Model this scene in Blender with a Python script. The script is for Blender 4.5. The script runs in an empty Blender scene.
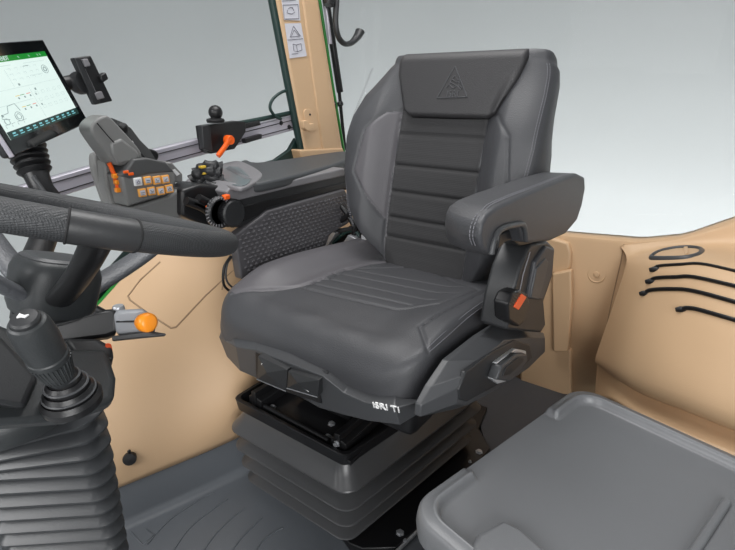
import bpy, bmesh, math, random
import numpy as np
from mathutils import Vector, Matrix, noise
random.seed(4)
PI = math.pi
sc = bpy.context.scene
col = sc.collection

# ------------------------------------------------------------------ camera
F = 495.0
PITCH, YAW = math.radians(20.5), math.radians(36.2)
CAM = Vector((0, 0, 1.12))
fw = Vector((-math.sin(YAW)*math.cos(PITCH), math.cos(YAW)*math.cos(PITCH), -math.sin(PITCH)))
rt = Vector((math.cos(YAW), math.sin(YAW), 0))
up = rt.cross(fw)
cd = bpy.data.cameras.new('camera'); cam = bpy.data.objects.new('camera', cd); col.objects.link(cam)
cam.matrix_world = Matrix.Translation(CAM) @ Matrix((rt, up, -fw)).transposed().to_4x4()
cd.sensor_width = 36; cd.lens = 36*F/735; cd.clip_start = 0.02
sc.camera = cam

def ray(x, y): return fw + (x-367.5)/F*rt - (y-275)/F*up
def at(x, y, ax, v):
    d = ray(x, y); t = (v-CAM[ax])/d[ax]; return CAM + t*d
def X(v, *pts): return [at(x, y, 0, v) for x, y in pts]
def Y(v, *pts): return [at(x, y, 1, v) for x, y in pts]
def Z(v, *pts): return [at(x, y, 2, v) for x, y in pts]
def onp(x, y, P0, n):
    d = ray(x, y); return CAM + d*((P0-CAM).dot(n)/d.dot(n))

# ------------------------------------------------------------------ materials
def mat(name, c, rough=.5, metal=0, bump=0, scale=300, kind='noise', spec=.5, var=0, coat=0, vscale=6):
    m = bpy.data.materials.new(name); m.use_nodes = True
    nt = m.node_tree; b = nt.nodes['Principled BSDF']
    b.inputs['Base Color'].default_value = (*c, 1); b.inputs['Roughness'].default_value = rough
    b.inputs['Metallic'].default_value = metal; b.inputs['Specular IOR Level'].default_value = spec
    b.inputs['Coat Weight'].default_value = coat
    tc = nt.nodes.new('ShaderNodeTexCoord')
    if var:
        n = nt.nodes.new('ShaderNodeTexNoise'); n.inputs['Scale'].default_value = vscale; n.inputs['Detail'].default_value = 5
        nt.links.new(tc.outputs['Object'], n.inputs['Vector'])
        r = nt.nodes.new('ShaderNodeMapRange'); r.inputs[3].default_value = 1-var; r.inputs[4].default_value = 1+var
        nt.links.new(n.outputs['Fac'], r.inputs[0])
        mx = nt.nodes.new('ShaderNodeMix'); mx.data_type = 'RGBA'; mx.blend_type = 'MULTIPLY'
        mx.inputs[0].default_value = 1; mx.inputs[6].default_value = (*c, 1)
        nt.links.new(r.outputs[0], mx.inputs[7]); nt.links.new(mx.outputs[2], b.inputs['Base Color'])
    if bump:
        if kind == 'noise':
            t = nt.nodes.new('ShaderNodeTexNoise'); t.inputs['Detail'].default_value = 3; o = t.outputs['Fac']
        else:
            t = nt.nodes.new('ShaderNodeTexVoronoi'); o = t.outputs['Distance']
            if kind == 'grid': t.inputs['Randomness'].default_value = 0.0
        t.inputs['Scale'].default_value = scale
        nt.links.new(tc.outputs['Object'], t.inputs['Vector'])
        bp = nt.nodes.new('ShaderNodeBump'); bp.inputs['Strength'].default_value = bump; bp.inputs['Distance'].default_value = .001
        nt.links.new(o, bp.inputs['Height']); nt.links.new(bp.outputs[0], b.inputs['Normal'])
    return m
def emis(name, c, s):
    m = bpy.data.materials.new(name); m.use_nodes = True; nt = m.node_tree
    b = nt.nodes['Principled BSDF']; b.inputs['Base Color'].default_value = (c[0]*.1, c[1]*.1, c[2]*.1, 1)
    b.inputs['Emission Color'].default_value = (*c, 1); b.inputs['Emission Strength'].default_value = s
    b.inputs['Roughness'].default_value = .15
    return m
M = dict(
 leather=mat('charcoal_leather', (.052,.053,.058), .48, bump=.35, scale=420, kind='voronoi', var=.06),
 leather2=mat('warm_grey_leather', (.096,.092,.100), .5, bump=.3, scale=420, kind='voronoi', var=.05),
 fabric=mat('perforated_fabric', (.030,.0295,.031), .75, bump=.9, scale=230, kind='grid'),
 head=mat('headrest_leather', (.030,.029,.031), .55, bump=.4, scale=420, kind='voronoi'),
 seatfab=mat('perforated_leather', (.050,.051,.056), .55, bump=.8, scale=230, kind='grid'),
 seam=mat('dark_seam', (.012,.012,.013), .8),
 stitch=mat('grey_stitch_thread', (.20,.20,.22), .7),
 trim=mat('charcoal_plastic', (.055,.057,.061), .42, bump=.15, scale=700, var=.05),
 trimd=mat('dark_plastic', (.024,.025,.027), .45, bump=.15, scale=700),
 black=mat('black_plastic', (.010,.010,.011), .4, bump=.1, scale=600),
 blackm=mat('black_painted_metal', (.009,.009,.010), .32),
 gloss=mat('gloss_black_glass', (.004,.005,.006), .08, coat=.3),
 rubber=mat('bellows_rubber', (.060,.061,.064), .30, bump=.15, scale=500, var=.08),
 rubber2=mat('column_bellows_rubber', (.033,.035,.038), .34, bump=.15, scale=500, var=.06),
 softgrip=mat('textured_rim_grip', (.040,.042,.045), .5, bump=.9, scale=480, kind='grid'),
 smoothgrip=mat('smooth_rim_leather', (.040,.041,.043), .42, bump=.2, scale=400),
 cowl=mat('cowl_plastic', (.030,.033,.035), .45, bump=.2, scale=600, var=.08),
 spoke=mat('grey_spoke_plastic', (.10,.105,.115), .45, bump=.5, scale=300, kind='voronoi'),
 lever=mat('silver_grey_plastic', (.30,.31,.33), .4, bump=.1, scale=500),
 module=mat('grey_module_plastic', (.19,.19,.186), .42, bump=.1, scale=500),
 module2=mat('dark_module_plastic', (.075,.076,.077), .45, bump=.1, scale=500),
 rimgrey=mat('console_grey_plastic', (.20,.195,.205), .45, bump=.1, scale=500),
 pad=mat('console_pad', (.058,.062,.066), .55, bump=.3, scale=420, kind='voronoi'),
 dimple=mat('dimpled_panel_plastic', (.085,.082,.088), .4),
 tan=mat('tan_plastic', (.60,.405,.240), .5, bump=.25, scale=450, var=.04, vscale=3),
 tand=mat('tan_seam', (.33,.22,.13), .7),
 mat_=mat('grey_rubber_mat', (.105,.115,.128), .42, bump=.3, scale=350, var=.08),
 matd=mat('dark_floor_mat', (.05,.05,.055), .6, bump=.6, scale=400),
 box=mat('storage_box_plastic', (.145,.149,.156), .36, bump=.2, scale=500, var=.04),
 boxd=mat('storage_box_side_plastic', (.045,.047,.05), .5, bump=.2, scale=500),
 alu=mat('brushed_aluminium', (.50,.48,.54), .38, metal=.35, var=.08, vscale=9),
 steel=mat('zinc_steel', (.45,.46,.48), .35, metal=.6),
 chrome=mat('chrome', (.75,.76,.78), .3, metal=.5),
 orange=mat('orange_plastic', (.95,.13,.01), .4),
 keyc=mat('amber_key_plastic', (.90,.42,.09), .4),
 amber=mat('amber_plastic', (.95,.30,.015), .35),
 buckle=mat('red_orange_button', (.95,.12,.03), .4),
 white=mat('white_print', (.8,.8,.8), .5),
 sticker=mat('sticker_paper', (.62,.62,.68), .5),
 ink=mat('sticker_ink', (.10,.10,.13), .6),
 green=mat('green_paint', (.02,.20,.03), .3, coat=.4),
 dgreen=mat('dark_green_rubber', (.010,.032,.028), .45),
 yellow=mat('yellow_mark', (.75,.50,.05), .5),
 lens=mat('blue_grey_lens', (.13,.16,.17), .35),
 studio=mat('studio_cove_paint', (.66,.68,.69), .9, var=.02, vscale=.6),
)
M['scr'] = emis('screen_white', (.72,.86,.82), .95)
M['scrgreen'] = emis('screen_green', (.01,.24,.03), .9)
M['scrline'] = emis('screen_grey_line', (.25,.33,.33), .9)
M['scrlight'] = emis('screen_pale_line', (.50,.62,.60), .9)
M['scrdark'] = emis('screen_dark_bar', (.02,.05,.045), .8)
M['scrcyan'] = emis('screen_cyan_icon', (.20,.55,.60), .9)
M['scrred'] = emis('screen_red_line', (.75,.08,.03), .9)
M['scryel'] = emis('screen_yellow_line', (.75,.50,.03), .9)
g = bpy.data.materials.new('window_glass'); g.use_nodes = True
nt = g.node_tree; nt.nodes.clear()
o = nt.nodes.new('ShaderNodeOutputMaterial'); mx = nt.nodes.new('ShaderNodeMixShader')
tr = nt.nodes.new('ShaderNodeBsdfTransparent'); tr.inputs[0].default_value = (.975,.985,.98,1)
gl = nt.nodes.new('ShaderNodeBsdfGlossy'); gl.inputs['Roughness'].default_value = .02
fr = nt.nodes.new('ShaderNodeFresnel'); fr.inputs[0].default_value = 1.07
nt.links.new(fr.outputs[0], mx.inputs[0]); nt.links.new(tr.outputs[0], mx.inputs[1]); nt.links.new(gl.outputs[0], mx.inputs[2]); nt.links.new(mx.outputs[0], o.inputs[0])
M['glass'] = g

# ------------------------------------------------------------------ object helpers
def rootloc(o):
    v = Vector((0, 0, 0))
    while o: v += o.location; o = o.parent
    return v
def link(name, me, m, parent=None, label=None):
    o = bpy.data.objects.new(name, me); col.objects.link(o)
    if parent:
        o.parent = parent; me.transform(Matrix.Translation(-rootloc(parent)))
    elif len(me.vertices):
        lo = [min(v.co[i] for v in me.vertices) for i in range(3)]; hi = [max(v.co[i] for v in me.vertices) for i in range(3)]
        c = Vector(((lo[0]+hi[0])/2, (lo[1]+hi[1])/2, lo[2])); me.transform(Matrix.Translation(-c)); o.location = c
    if m:
        for q in (m if isinstance(m, list) else [m]): me.materials.append(M[q])
    if label: o['label'] = label
    return o
def shade(me, ang=35):
    for p in me.polygons: p.use_smooth = True
    me.set_sharp_from_angle(angle=math.radians(ang))
def fromdata(vs, fs, ang=35, fix=True):
    me = bpy.data.meshes.new('m'); me.from_pydata([tuple(v) for v in vs], [], fs); me.update()
    if fix:
        bm = bmesh.new(); bm.from_mesh(me); bmesh.ops.recalc_face_normals(bm, faces=bm.faces); bm.to_mesh(me); bm.free()
    shade(me, ang); return me
def mod_bevel(o, w, seg=3, ang=30):
    b = o.modifiers.new('b', 'BEVEL'); b.width = w; b.segments = seg; b.limit_method = 'ANGLE'; b.angle_limit = math.radians(ang)
    b.harden_normals = False
    return o
def join(mes):
    bm = bmesh.new()
    for me in mes: bm.from_mesh(me)
    out = bpy.data.meshes.new('j'); bm.to_mesh(out); bm.free(); return out
def prism_me(pts, ext, ang=35):
    n = len(pts); vs = [Vector(p) for p in pts] + [Vector(p)+Vector(ext) for p in pts]
    fs = [list(range(n)), list(range(2*n-1, n-1, -1))] + [[i, (i+1) % n, n+(i+1) % n, n+i] for i in range(n)]
    return fromdata(vs, fs, ang)
def prism(name, pts, ext, m, parent=None, bev=.003, seg=3, label=None):
    o = link(name, prism_me(pts, ext), m, parent, label)
    if bev: mod_bevel(o, bev, seg)
    return o
def smooth(pts, n=6, closed=False):
    P = [Vector(p) for p in pts]; out = []; L = len(P)
    if L < 3: return P
    for i in range(L if closed else L-1):
        if closed: a, b, c, d = P[i-1], P[i], P[(i+1) % L], P[(i+2) % L]
        else: a, b, c, d = P[max(i-1, 0)], P[i], P[i+1], P[min(i+2, L-1)]
        for k in range(n):
            t = k/n
            out.append(.5*((2*b)+(c-a)*t+(2*a-5*b+4*c-d)*t*t+(3*b-a-3*c+d)*t**3))
    if not closed: out.append(P[-1])
    return out
def tube_me(pts, r, closed=False, seg=12, flat=1.0, upv=None, ang=60):
    P = [Vector(p) for p in pts]; n = len(P)
    R = r if isinstance(r, (list, tuple)) else [r]*n
    if len(R) != n: R = [R[min(len(R)-1, int(i*(len(R)-1)/(n-1)))] + (R[min(len(R)-1, int(i*(len(R)-1)/(n-1))+1)]-R[min(len(R)-1, int(i*(len(R)-1)/(n-1)))])*((i*(len(R)-1)/(n-1)) % 1) for i in range(n)]
    vs, fs = [], []; prev = None
    for i in range(n):
        t = (P[(i+1) % n]-P[i-1]) if closed else (P[min(i+1, n-1)]-P[max(i-1, 0)])
        if t.length < 1e-9: t = Vector((0,0,1))
        t.normalize()
        if prev is None:
            a = Vector(upv) if upv else (Vector((0, 0, 1)) if abs(t.z) < .9 else Vector((1, 0, 0)))
        else: a = prev
        a = (a - t*a.dot(t)).normalized(); prev = a; b = t.cross(a)
        for k in range(seg):
            an = 2*PI*k/seg; vs.append(P[i]+a*(R[i]*math.cos(an))+b*(R[i]*flat*math.sin(an)))
    for i in range(n if closed else n-1):
        for k in range(seg):
            j = (i+1) % n; fs.append([i*seg+k, i*seg+(k+1) % seg, j*seg+(k+1) % seg, j*seg+k])
    if not closed: fs += [list(range(seg))[::-1], list(range((n-1)*seg, n*seg))]
    return fromdata(vs, fs, ang)
def tube(name, pts, r, m, parent=None, closed=False, seg=12, flat=1.0, upv=None, label=None, ang=60):
    return link(name, tube_me(pts, r, closed, seg, flat, upv, ang), m, parent, label)
def frame_of(ax):
    ax = Vector(ax).normalized(); a = Vector((0, 0, 1)) if abs(ax.z) < .9 else Vector((1, 0, 0))
    a = (a-ax*a.dot(ax)).normalized(); return ax, a, ax.cross(a)
def lathe_me(prof, org, ax=(0, 0, 1), seg=32, ang=30):
    ax, a, b = frame_of(ax); org = Vector(org); vs, fs = [], []
    for r, h in prof:
        for k in range(seg):
            t = 2*PI*k/seg; vs.append(org+ax*h+(a*math.cos(t)+b*math.sin(t))*max(r, 1e-5))
    n = len(prof)
    for i in range(n-1):
        for k in range(seg): fs.append([i*seg+k, i*seg+(k+1) % seg, (i+1)*seg+(k+1) % seg, (i+1)*seg+k])
    fs += [list(range(seg))[::-1], list(range((n-1)*seg, n*seg))]
    return fromdata(vs, fs, ang)
def lathe(name, prof, org, ax, m, parent=None, seg=32, label=None, ang=30):
    return link(name, lathe_me(prof, org, ax, seg, ang), m, parent, label)
def box_me(c, size, ax=None):
    c = Vector(c); A = ax or (Vector((1,0,0)), Vector((0,1,0)), Vector((0,0,1)))
    vs = [c + A[0]*(sx*size[0]/2)+A[1]*(sy*size[1]/2)+A[2]*(sz*size[2]/2) for sx in (-1,1) for sy in (-1,1) for sz in (-1,1)]
    return fromdata(vs, [[0,1,3,2],[4,6,7,5],[0,4,5,1],[2,3,7,6],[0,2,6,4],[1,5,7,3]])
def box(name, c, size, m, parent=None, bev=.002, ax=None, label=None, seg=3):
    o = link(name, box_me(c, size, ax), m, parent, label)
    if bev: mod_bevel(o, bev, seg)
    return o
def loft_me(rings, cap=True, ang=35, closed_u=True):
    n = len(rings[0]); vs = [p for r in rings for p in r]; fs = []
    for i in range(len(rings)-1):
        for k in range(n if closed_u else n-1):
            fs.append([i*n+k, i*n+(k+1) % n, (i+1)*n+(k+1) % n, (i+1)*n+k])
    if cap and closed_u: fs += [list(range(n))[::-1], list(range((len(rings)-1)*n, len(rings)*n))]
    return fromdata(vs, fs, ang)
def loft(name, rings, m, parent=None, cap=True, ang=35, label=None):
    return link(name, loft_me(rings, cap, ang), m, parent, label)
def bolt_me(c, ax=(0,0,1), r=.007, h=.006):
    a = lathe_me([(r*1.5,0),(r*1.5,h*.25),(r,h*.25),(r,h),(r*.6,h*1.05)], c, ax, 6, 20)
    return a
def thing(name, label, cat, loc=(0,0,0), group=None):
    o = bpy.data.objects.new(name, None); col.objects.link(o); o.location = loc; o.empty_display_size = .05
    o['label'] = label; o['category'] = cat
    if group: o['group'] = group
    return o
def tag(o, label, cat, group=None):
    o['label'] = label; o['category'] = cat
    if group: o['group'] = group
    return o
def struct(o): o['kind'] = 'structure'; return o
def text_me(s, size, org, u, v, depth=.0006):
    cu = bpy.data.curves.new('t', 'FONT'); cu.body = s; cu.size = size; cu.extrude = depth; cu.align_x = 'CENTER'; cu.align_y = 'CENTER'
    ob = bpy.data.objects.new('t', cu); col.objects.link(ob)
    me = bpy.data.meshes.new_from_object(ob.evaluated_get(bpy.context.evaluated_depsgraph_get()))
    bpy.data.objects.remove(ob); u = Vector(u).normalized(); v = Vector(v); v = (v-u*v.dot(u)).normalized(); w = u.cross(v)
    me.transform(Matrix.Translation(Vector(org)) @ Matrix((u, v, w)).transposed().to_4x4()); me.materials.clear(); return me
def dashes_me(pts, step=.0065, ln=.0042, r=.0007):
    P = [Vector(p) for p in pts]; mes = []; acc = 0; L = [0]
    for i in range(1, len(P)): L.append(L[-1]+(P[i]-P[i-1]).length)
    def pos(d):
        for i in range(1, len(P)):
            if d <= L[i]: return P[i-1].lerp(P[i], (d-L[i-1])/max(1e-9, L[i]-L[i-1]))
        return P[-1]
    d = 0
    while d+ln < L[-1]:
        mes.append(tube_me([pos(d), pos(d+ln)], r, seg=5)); d += step
    return join(mes)
def grid_me(fn, nu, nv, ang=50):
    vs = [fn(i/nu, j/nv) for j in range(nv+1) for i in range(nu+1)]
    fs = [[j*(nu+1)+i, j*(nu+1)+i+1, (j+1)*(nu+1)+i+1, (j+1)*(nu+1)+i] for j in range(nv) for i in range(nu)]
    return fromdata(vs, fs, ang)
def solid(o, t, off=-1):
    s = o.modifiers.new('s', 'SOLIDIFY'); s.thickness = t; s.offset = off; return o
def dist_poly(p, poly):
    d = 1e9
    for (ax, ay), (bx, by) in zip(poly[:-1], poly[1:]):
        dx, dy = bx-ax, by-ay; L = dx*dx+dy*dy
        t = max(0, min(1, ((p[0]-ax)*dx+(p[1]-ay)*dy)/L)) if L else 0
        d = min(d, math.hypot(p[0]-ax-t*dx, p[1]-ay-t*dy))
    return d
def interp(x, xs, ys): return float(np.interp(x, xs, ys))
def sstep(a, b, x):
    t = max(0, min(1, (x-a)/(b-a))); return t*t*(3-2*t)
def inpoly(p, poly):
    c = False; n = len(poly)
    for i in range(n):
        a, b = poly[i], poly[i-1]
        if (a[1] > p[1]) != (b[1] > p[1]) and p[0] < (b[0]-a[0])*(p[1]-a[1])/(b[1]-a[1])+a[0]: c = not c
    return c

# ================================================================== SEAT
seat = thing('driver_seat', 'large charcoal leather suspension seat with high backrest in the middle of the cab', 'seat', (-.72, .98, 0))
# --- backrest
BA = math.radians(13); BT = Vector((0, math.sin(BA), math.cos(BA))); BN = Vector((0, -math.cos(BA), math.sin(BA)))
B0 = Vector((-.635, 1.12, .63))
def bl(px_, py_, h=0):
    q = onp(px_, py_, B0+BN*h, BN)-B0; return (q.x, q.dot(BT))
TT = [-.03,0,.05,.12,.17,.27,.36,.42,.48,.53,.555,.575]
WL = [.09,.10,.135,.20,.235,.262,.268,.262,.243,.205,.185,.165]
WR = [.12,.14,.17,.21,.235,.255,.262,.260,.257,.252,.246,.232]
TOP = .568
def Wf_(s, t): return interp(t, TT, WL if s < 0 else WR)
pleats = [bl(405,140)[1], bl(405,166)[1], bl(402,192)[1], bl(402,218)[1], bl(405,238)[1]]
pleats[0] = .383
wedge = [bl(408,108,.04), bl(388,112,.04), bl(372,131,.04), bl(361,172,.04), bl(380,215,.04), bl(408,252,.03)]
wedgeR = [(-a, b) for a, b in wedge]
def bfront(s, t, seams=True):
    a = abs(s); W = Wf_(s, t)
    e = .012*sstep(.0,.13,a)*1
    bol = .052*sstep(.115, .185, a)*sstep(.62,.40,t)**.5 if t < .62 else 0
    bol = .055*sstep(.11,.19,a)*(1-.75*sstep(.36,.56,t))
    fall = max(0, a-(W-.045)); bol -= .22*fall*fall/.045
    h = .012+bol+.010*math.sin(PI*min(1,max(0,t/.6)))
    if seams:
        if a < .122:
            for q in pleats:
                h -= .0065*math.exp(-((t-q)/.0045)**2)
            h -= .002*0
        h -= .006*math.exp(-((a-.126)/.004)**2)*(t < .45)
        for w in (wedge, wedgeR):
            if (s < 0) == (w is wedge):
                d = dist_poly((s, t), w)
                if d < .02 and a > .132: h -= .004*math.exp(-(d/.0035)**2)
    return h
def bpt(s, t, h): return B0+Vector((s,0,0))+BT*t+BN*h
NU, NT = 150, 150
rings = []
for j in range(NT+1):
    t = -.03+(TOP+.03)*j/NT; wl, wr2 = Wf_(-1, t), Wf_(1, t)
    r = []
    for i in range(NU+1):
        s = -wl+(wl+wr2)*i/NU; r.append(bpt(s, t, bfront(s, t)))
    he, hl = bfront(wr2, t, False), bfront(-wl, t, False)
    side = [(.004,-.003),(.010,-.012),(.013,-.03),(.010,-.06),(.0,-.10),(-.012,-.13),(-.035,-.148)]
    k = 1
    for dx, dh in side: r.append(bpt(wr2+dx+.04*sstep(.50,.2,t)*min(1,-dh/.12)*(.148+dh>.001), t, he+dh))
    for q in range(1, 8): r.append(bpt((wr2-.04)+(-wl-wr2+.08)*q/8, t, he-.153))
    for dx, dh in side[::-1]: r.append(bpt(-wl-dx, t, hl+dh))
    rings.append(r)
# rounded top
base = rings[-1]; cen = sum(base, Vector())/len(base)
for q in range(1, 7):
    a = q/6*PI/2; rr = .022
    r = []
    for p in base:
        d = (p-cen); h = d.dot(BN); s = d.x
        k = 1-.30*(1-math.cos(a)); ks = 1-.05*(1-math.cos(a))
        r.append(cen+Vector((s*ks,0,0))+BN*(h*k)+BT*((p-cen).dot(BT)+rr*math.sin(a)))
    rings.append(r)
me = loft_me(rings, True, 60)
o = link('backrest', me, ['leather','leather2','fabric','head'], seat)
for p in me.polygons:
    c = p.center+rootloc(o)-B0; s, t = c.x, c.dot(BT)
    if p.normal.dot(BN) > .3:
        if abs(s) < .124 and t < .45: p.material_index = 2
        elif inpoly((s, t), wedge+[(-.126,.0),(-.126,.44)]): p.material_index = 1
bk = o
# headrest panel
HP = [bl(410,57,.03), bl(524,48,.03), bl(532,51,.03), bl(520,80,.03), bl(499,114,.03), bl(490,119,.03), bl(412,118,.03), bl(404,110,.03), bl(399,76,.03), bl(400,64,.03)]
cxh = sum(p[0] for p in HP)/len(HP)
def hp_edge(t):   # left and right limits of the headrest panel at height t
    xs = []
    for i in range(len(HP)):
        (ax, ay), (bx, by) = HP[i-1], HP[i]
        if (ay-t)*(by-t) <= 0 and ay != by: xs.append(ax+(bx-ax)*(t-ay)/(by-ay))
    return (min(xs), max(xs)) if len(xs) > 1 else (cxh-.1, cxh+.1)
tb, tt_ = min(p[1] for p in HP)+.002, TOP-.004
rings = []; NH = 46
for j in range(NH+1):
    t = tb+(tt_-tb)*j/NH; l, r_ = hp_edge(min(t, max(p[1] for p in HP)-.012))
    row = []
    edge_t = min(1, (t-tb)/.012)
    for i in range(61):
        u = i/60; s = l+(r_-l)*u; e = min(u, 1-u)*(r_-l); rd = .012
        dome = math.sqrt(max(0, 1-(1-min(1, e/rd))**2))*math.sqrt(max(0,1-(1-edge_t)**2))
        hh = bfront(s, t, False)
        row.append(bpt(s, t, max(hh, .03)*1+.0+ .019*dome-.006))
    rings.append(row)
last = rings[-1]
for q in range(1, 9):
    a = q/8*PI*.5; rr = .028
    rings.append([p-BN*(rr*(1-math.cos(a)))*1.2+BT*(rr*math.sin(a)) for p in last])
last = rings[-1]
for d in (.04,.08): rings.append([p-BN*d-BT*(d*.12) for p in last])
me = loft_me(rings, False, 60, closed_u=False)
hr = link('headrest_panel', me, 'head', seat, 'smooth dark headrest panel with an embossed triangular emblem'); solid(hr, .02, -1)
# emblem embossed
def hpt(px_, py_, dh=.0435): return onp(px_, py_, B0+BN*(dh), BN)
tri = [(455,66),(437,98),(467,97)]
mes = [tube_me([hpt(*a).lerp(hpt(*b), t) for t in (0,1)], .0016, seg=6) for a, b in ((tri[0],tri[1]),(tri[1],tri[2]),(tri[2],tri[0]))]
fig = [[(449,85),(452,79),(455,76),(458,80),(460,78),(459,84),(462,88)], [(446,88),(449,85),(453,88),(457,86),(461,90)], [(452,79),(456,82),(460,82)], [(450,82),(455,85),(459,86)]]
for f_ in fig: mes.append(tube_me(smooth([hpt(*p) for p in f_], 4), .0014, seg=6))
me = join(mes+[text_me('ISRI', .022, hpt(452.5,94), hpt(466,94)-hpt(440,94.5), BT, .001)])
link('emblem', me, 'leather', hr)
# stitching on the right bolster (double) and left
def bsurf(px_, py_, h0=.03):
    h = h0
    for _ in range(6):
        s, t = bl(px_, py_, h); h = bfront(s, t, False)
    return s, t, h
mes = []
for off in (0, .006):
    pts = []
    for j in range(40):
        t = .12+(.560-.12)*j/39; Wf = Wf_(1, t)
        s = Wf-.002+off*.9
        pts.append(bpt(s, t, bfront(Wf, t, False)+.0012-off*.2))
    mes.append(dashes_me(pts))
    pts = [Vector((2*B0.x-p.x, p.y, p.z)) for p in pts]; mes.append(dashes_me(pts))
for m_ in mes: link('stitching', m_, 'stitch', bk)
# --- cushion
CX = -.672; CY0, CY1 = .648, 1.20
def Wc(y):
    d = y-CY0; r = .085
    w = .288
    if d < r: w -= r-math.sqrt(max(0, r*r-(r-d)**2))
    if y > 1.05: w -= (y-1.05)*.10
    return w
pan = [(at(a,b,2,.668).x, at(a,b,2,.668).y) for a, b in ((425,262),(345,268),(318,281),(304,289),(345,299),(397,311),(440,309),(478,292))]
bolL = [(at(a,b,2,.675).x, at(a,b,2,.675).y) for a, b in ((232,288),(262,288),(300,284),(330,276),(347,266),(372,258),(400,254))]
bolR = [(at(a,b,2,.665).x, at(a,b,2,.665).y) for a, b in ((428,350),(420,332),(455,313),(500,285),(510,275))]
seamR = [(at(a,b,2,.660).x, at(a,b,2,.660).y) for a, b in ((427,351),(440,342),(470,318),(500,293))]
plc = [[(at(a,b,2,.668).x, at(a,b,2,.668).y) for a, b in q] for q in (((313,285),(412,307)), ((323,279),(436,303)),((334,273),(456,296)),((346,268),(470,288)))]
def ctop(x, y, seams=True):
    a = (x-CX)/Wc(y); ad = (1-abs(a))*Wc(y); df = y-CY0
    z = .662+.010*sstep(.70,.85,y)-.018*sstep(.85,1.2,y)
    z += (.030 if a < 0 else .012)*sstep(.50,.80,abs(a))*sstep(.66,.82,y)
    rs = .045 if a < 0 else .022
    if ad < rs: z -= (rs-math.sqrt(max(0, rs*rs-(rs-ad)**2)))
    rf = .075
    if df < rf: z -= (rf-math.sqrt(max(0, rf*rf-(rf-df)**2)))*.95
    if seams:
        p = (x, y)
        for pl, g_, w in ((pan+[pan[0]], .004, .0035), (bolL, .006, .005), (bolR, .004, .0035)):
            d = dist_poly(p, pl)
            if d < .02: z -= g_*math.exp(-(d/w)**2)
        for pl in plc:
            d = dist_poly(p, pl)
            if d < .015: z -= .003*math.exp(-(d/.0035)**2)
        # soft wrinkles near the front edge
        z += .0022*noise.noise(Vector((x*16, y*26, .3)))*sstep(.80,.68,y)
    return z
rings = []; NC = 150
ys = [CY0+(CY1-CY0)*(j/150)**1.25 for j in range(151)]
for y in ys:
    W = max(Wc(y), .02); row = []
    for i in range(NC+1):
        u = -math.cos(PI*i/NC)*.35+(-1+2*i/NC)*.65
        x = CX+u*W; row.append(Vector((x, y, ctop(x, y))))
    zr, zl = row[-1].z, row[0].z
    bul = .006
    for k in range(1, 7): row.append(Vector((CX+W+bul*math.sin(PI*k/6), y, zr+(.555-zr)*k/6)))
    for k in range(1, 6): row.append(Vector((CX+W*(1-2*k/6), y, .555)))
    for k in range(0, 6): row.append(Vector((CX-W-bul*math.sin(PI*k/6), y, .555+(zl-.555)*k/6)))
    rings.append(row)
me = loft_me(rings, True, 60)
cu = link('seat_cushion', me, ['leather','seatfab','leather2'], seat)
for p in me.polygons:
    c = p.center+rootloc(cu)
    if p.normal.z > .3 and inpoly((c.x, c.y), pan): p.material_index = 1
    elif p.normal.z > .1 and c.x < CX and c.y > .70 and inpoly((c.x, c.y), bolL+[(-.6,1.3),(-1.1,1.3),(-1.1,.70)]): p.material_index = 2
mes = []
for off in (0,.006):
    pts = smooth([Vector((x+off, y, ctop(min(x+off, CX+Wc(y)-.001), y, False)+.0012)) for x, y in seamR], 8)
    mes.append(dashes_me(pts))
pts = smooth([Vector((p.x, p.y-.0, p.z)) for p in [at(426.5,353,0,-.399), at(425,365,0,-.398), at(422,378,0,-.398), at(418,392,0,-.398)]], 6)
mes.append(dashes_me([p+Vector((.002,-.001,0)) for p in pts]))
for m_ in mes: link('stitching', m_, 'stitch', cu)
# --- front trim bar (faceted): rings of top / ridge / bottom
top = [(221,330),(232,336),(254,340),(291,354),(329,372),(348,386),(369,394),(395,397),(421,399)]
rid = [(219,337),(236,347),(256,350),(289,363),(323,376),(344,393),(364,402),(394,408),(423,401)]
bot = [(227,357),(240,371),(256,378),(287,389),(319,408),(344,415),(368,421),(400,425),(418,414)]
yt = [.675,.642,.64,.635,.635,.635,.637,.645,.69]
rings = []
for a, b, c, y in zip(top, rid, bot, yt):
    T, R, B = at(*a,1,y+.012), at(*b,1,y-.012), at(*c,1,y)
    rings.append([T, R, B, B+Vector((0,.035,0)), T+Vector((0,.03,0))])
ft = link('front_trim', loft_me(rings, True, 12), 'trim', seat, 'faceted charcoal plastic front trim with lettering'); mod_bevel(ft, .0018, 2, 15)
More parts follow.
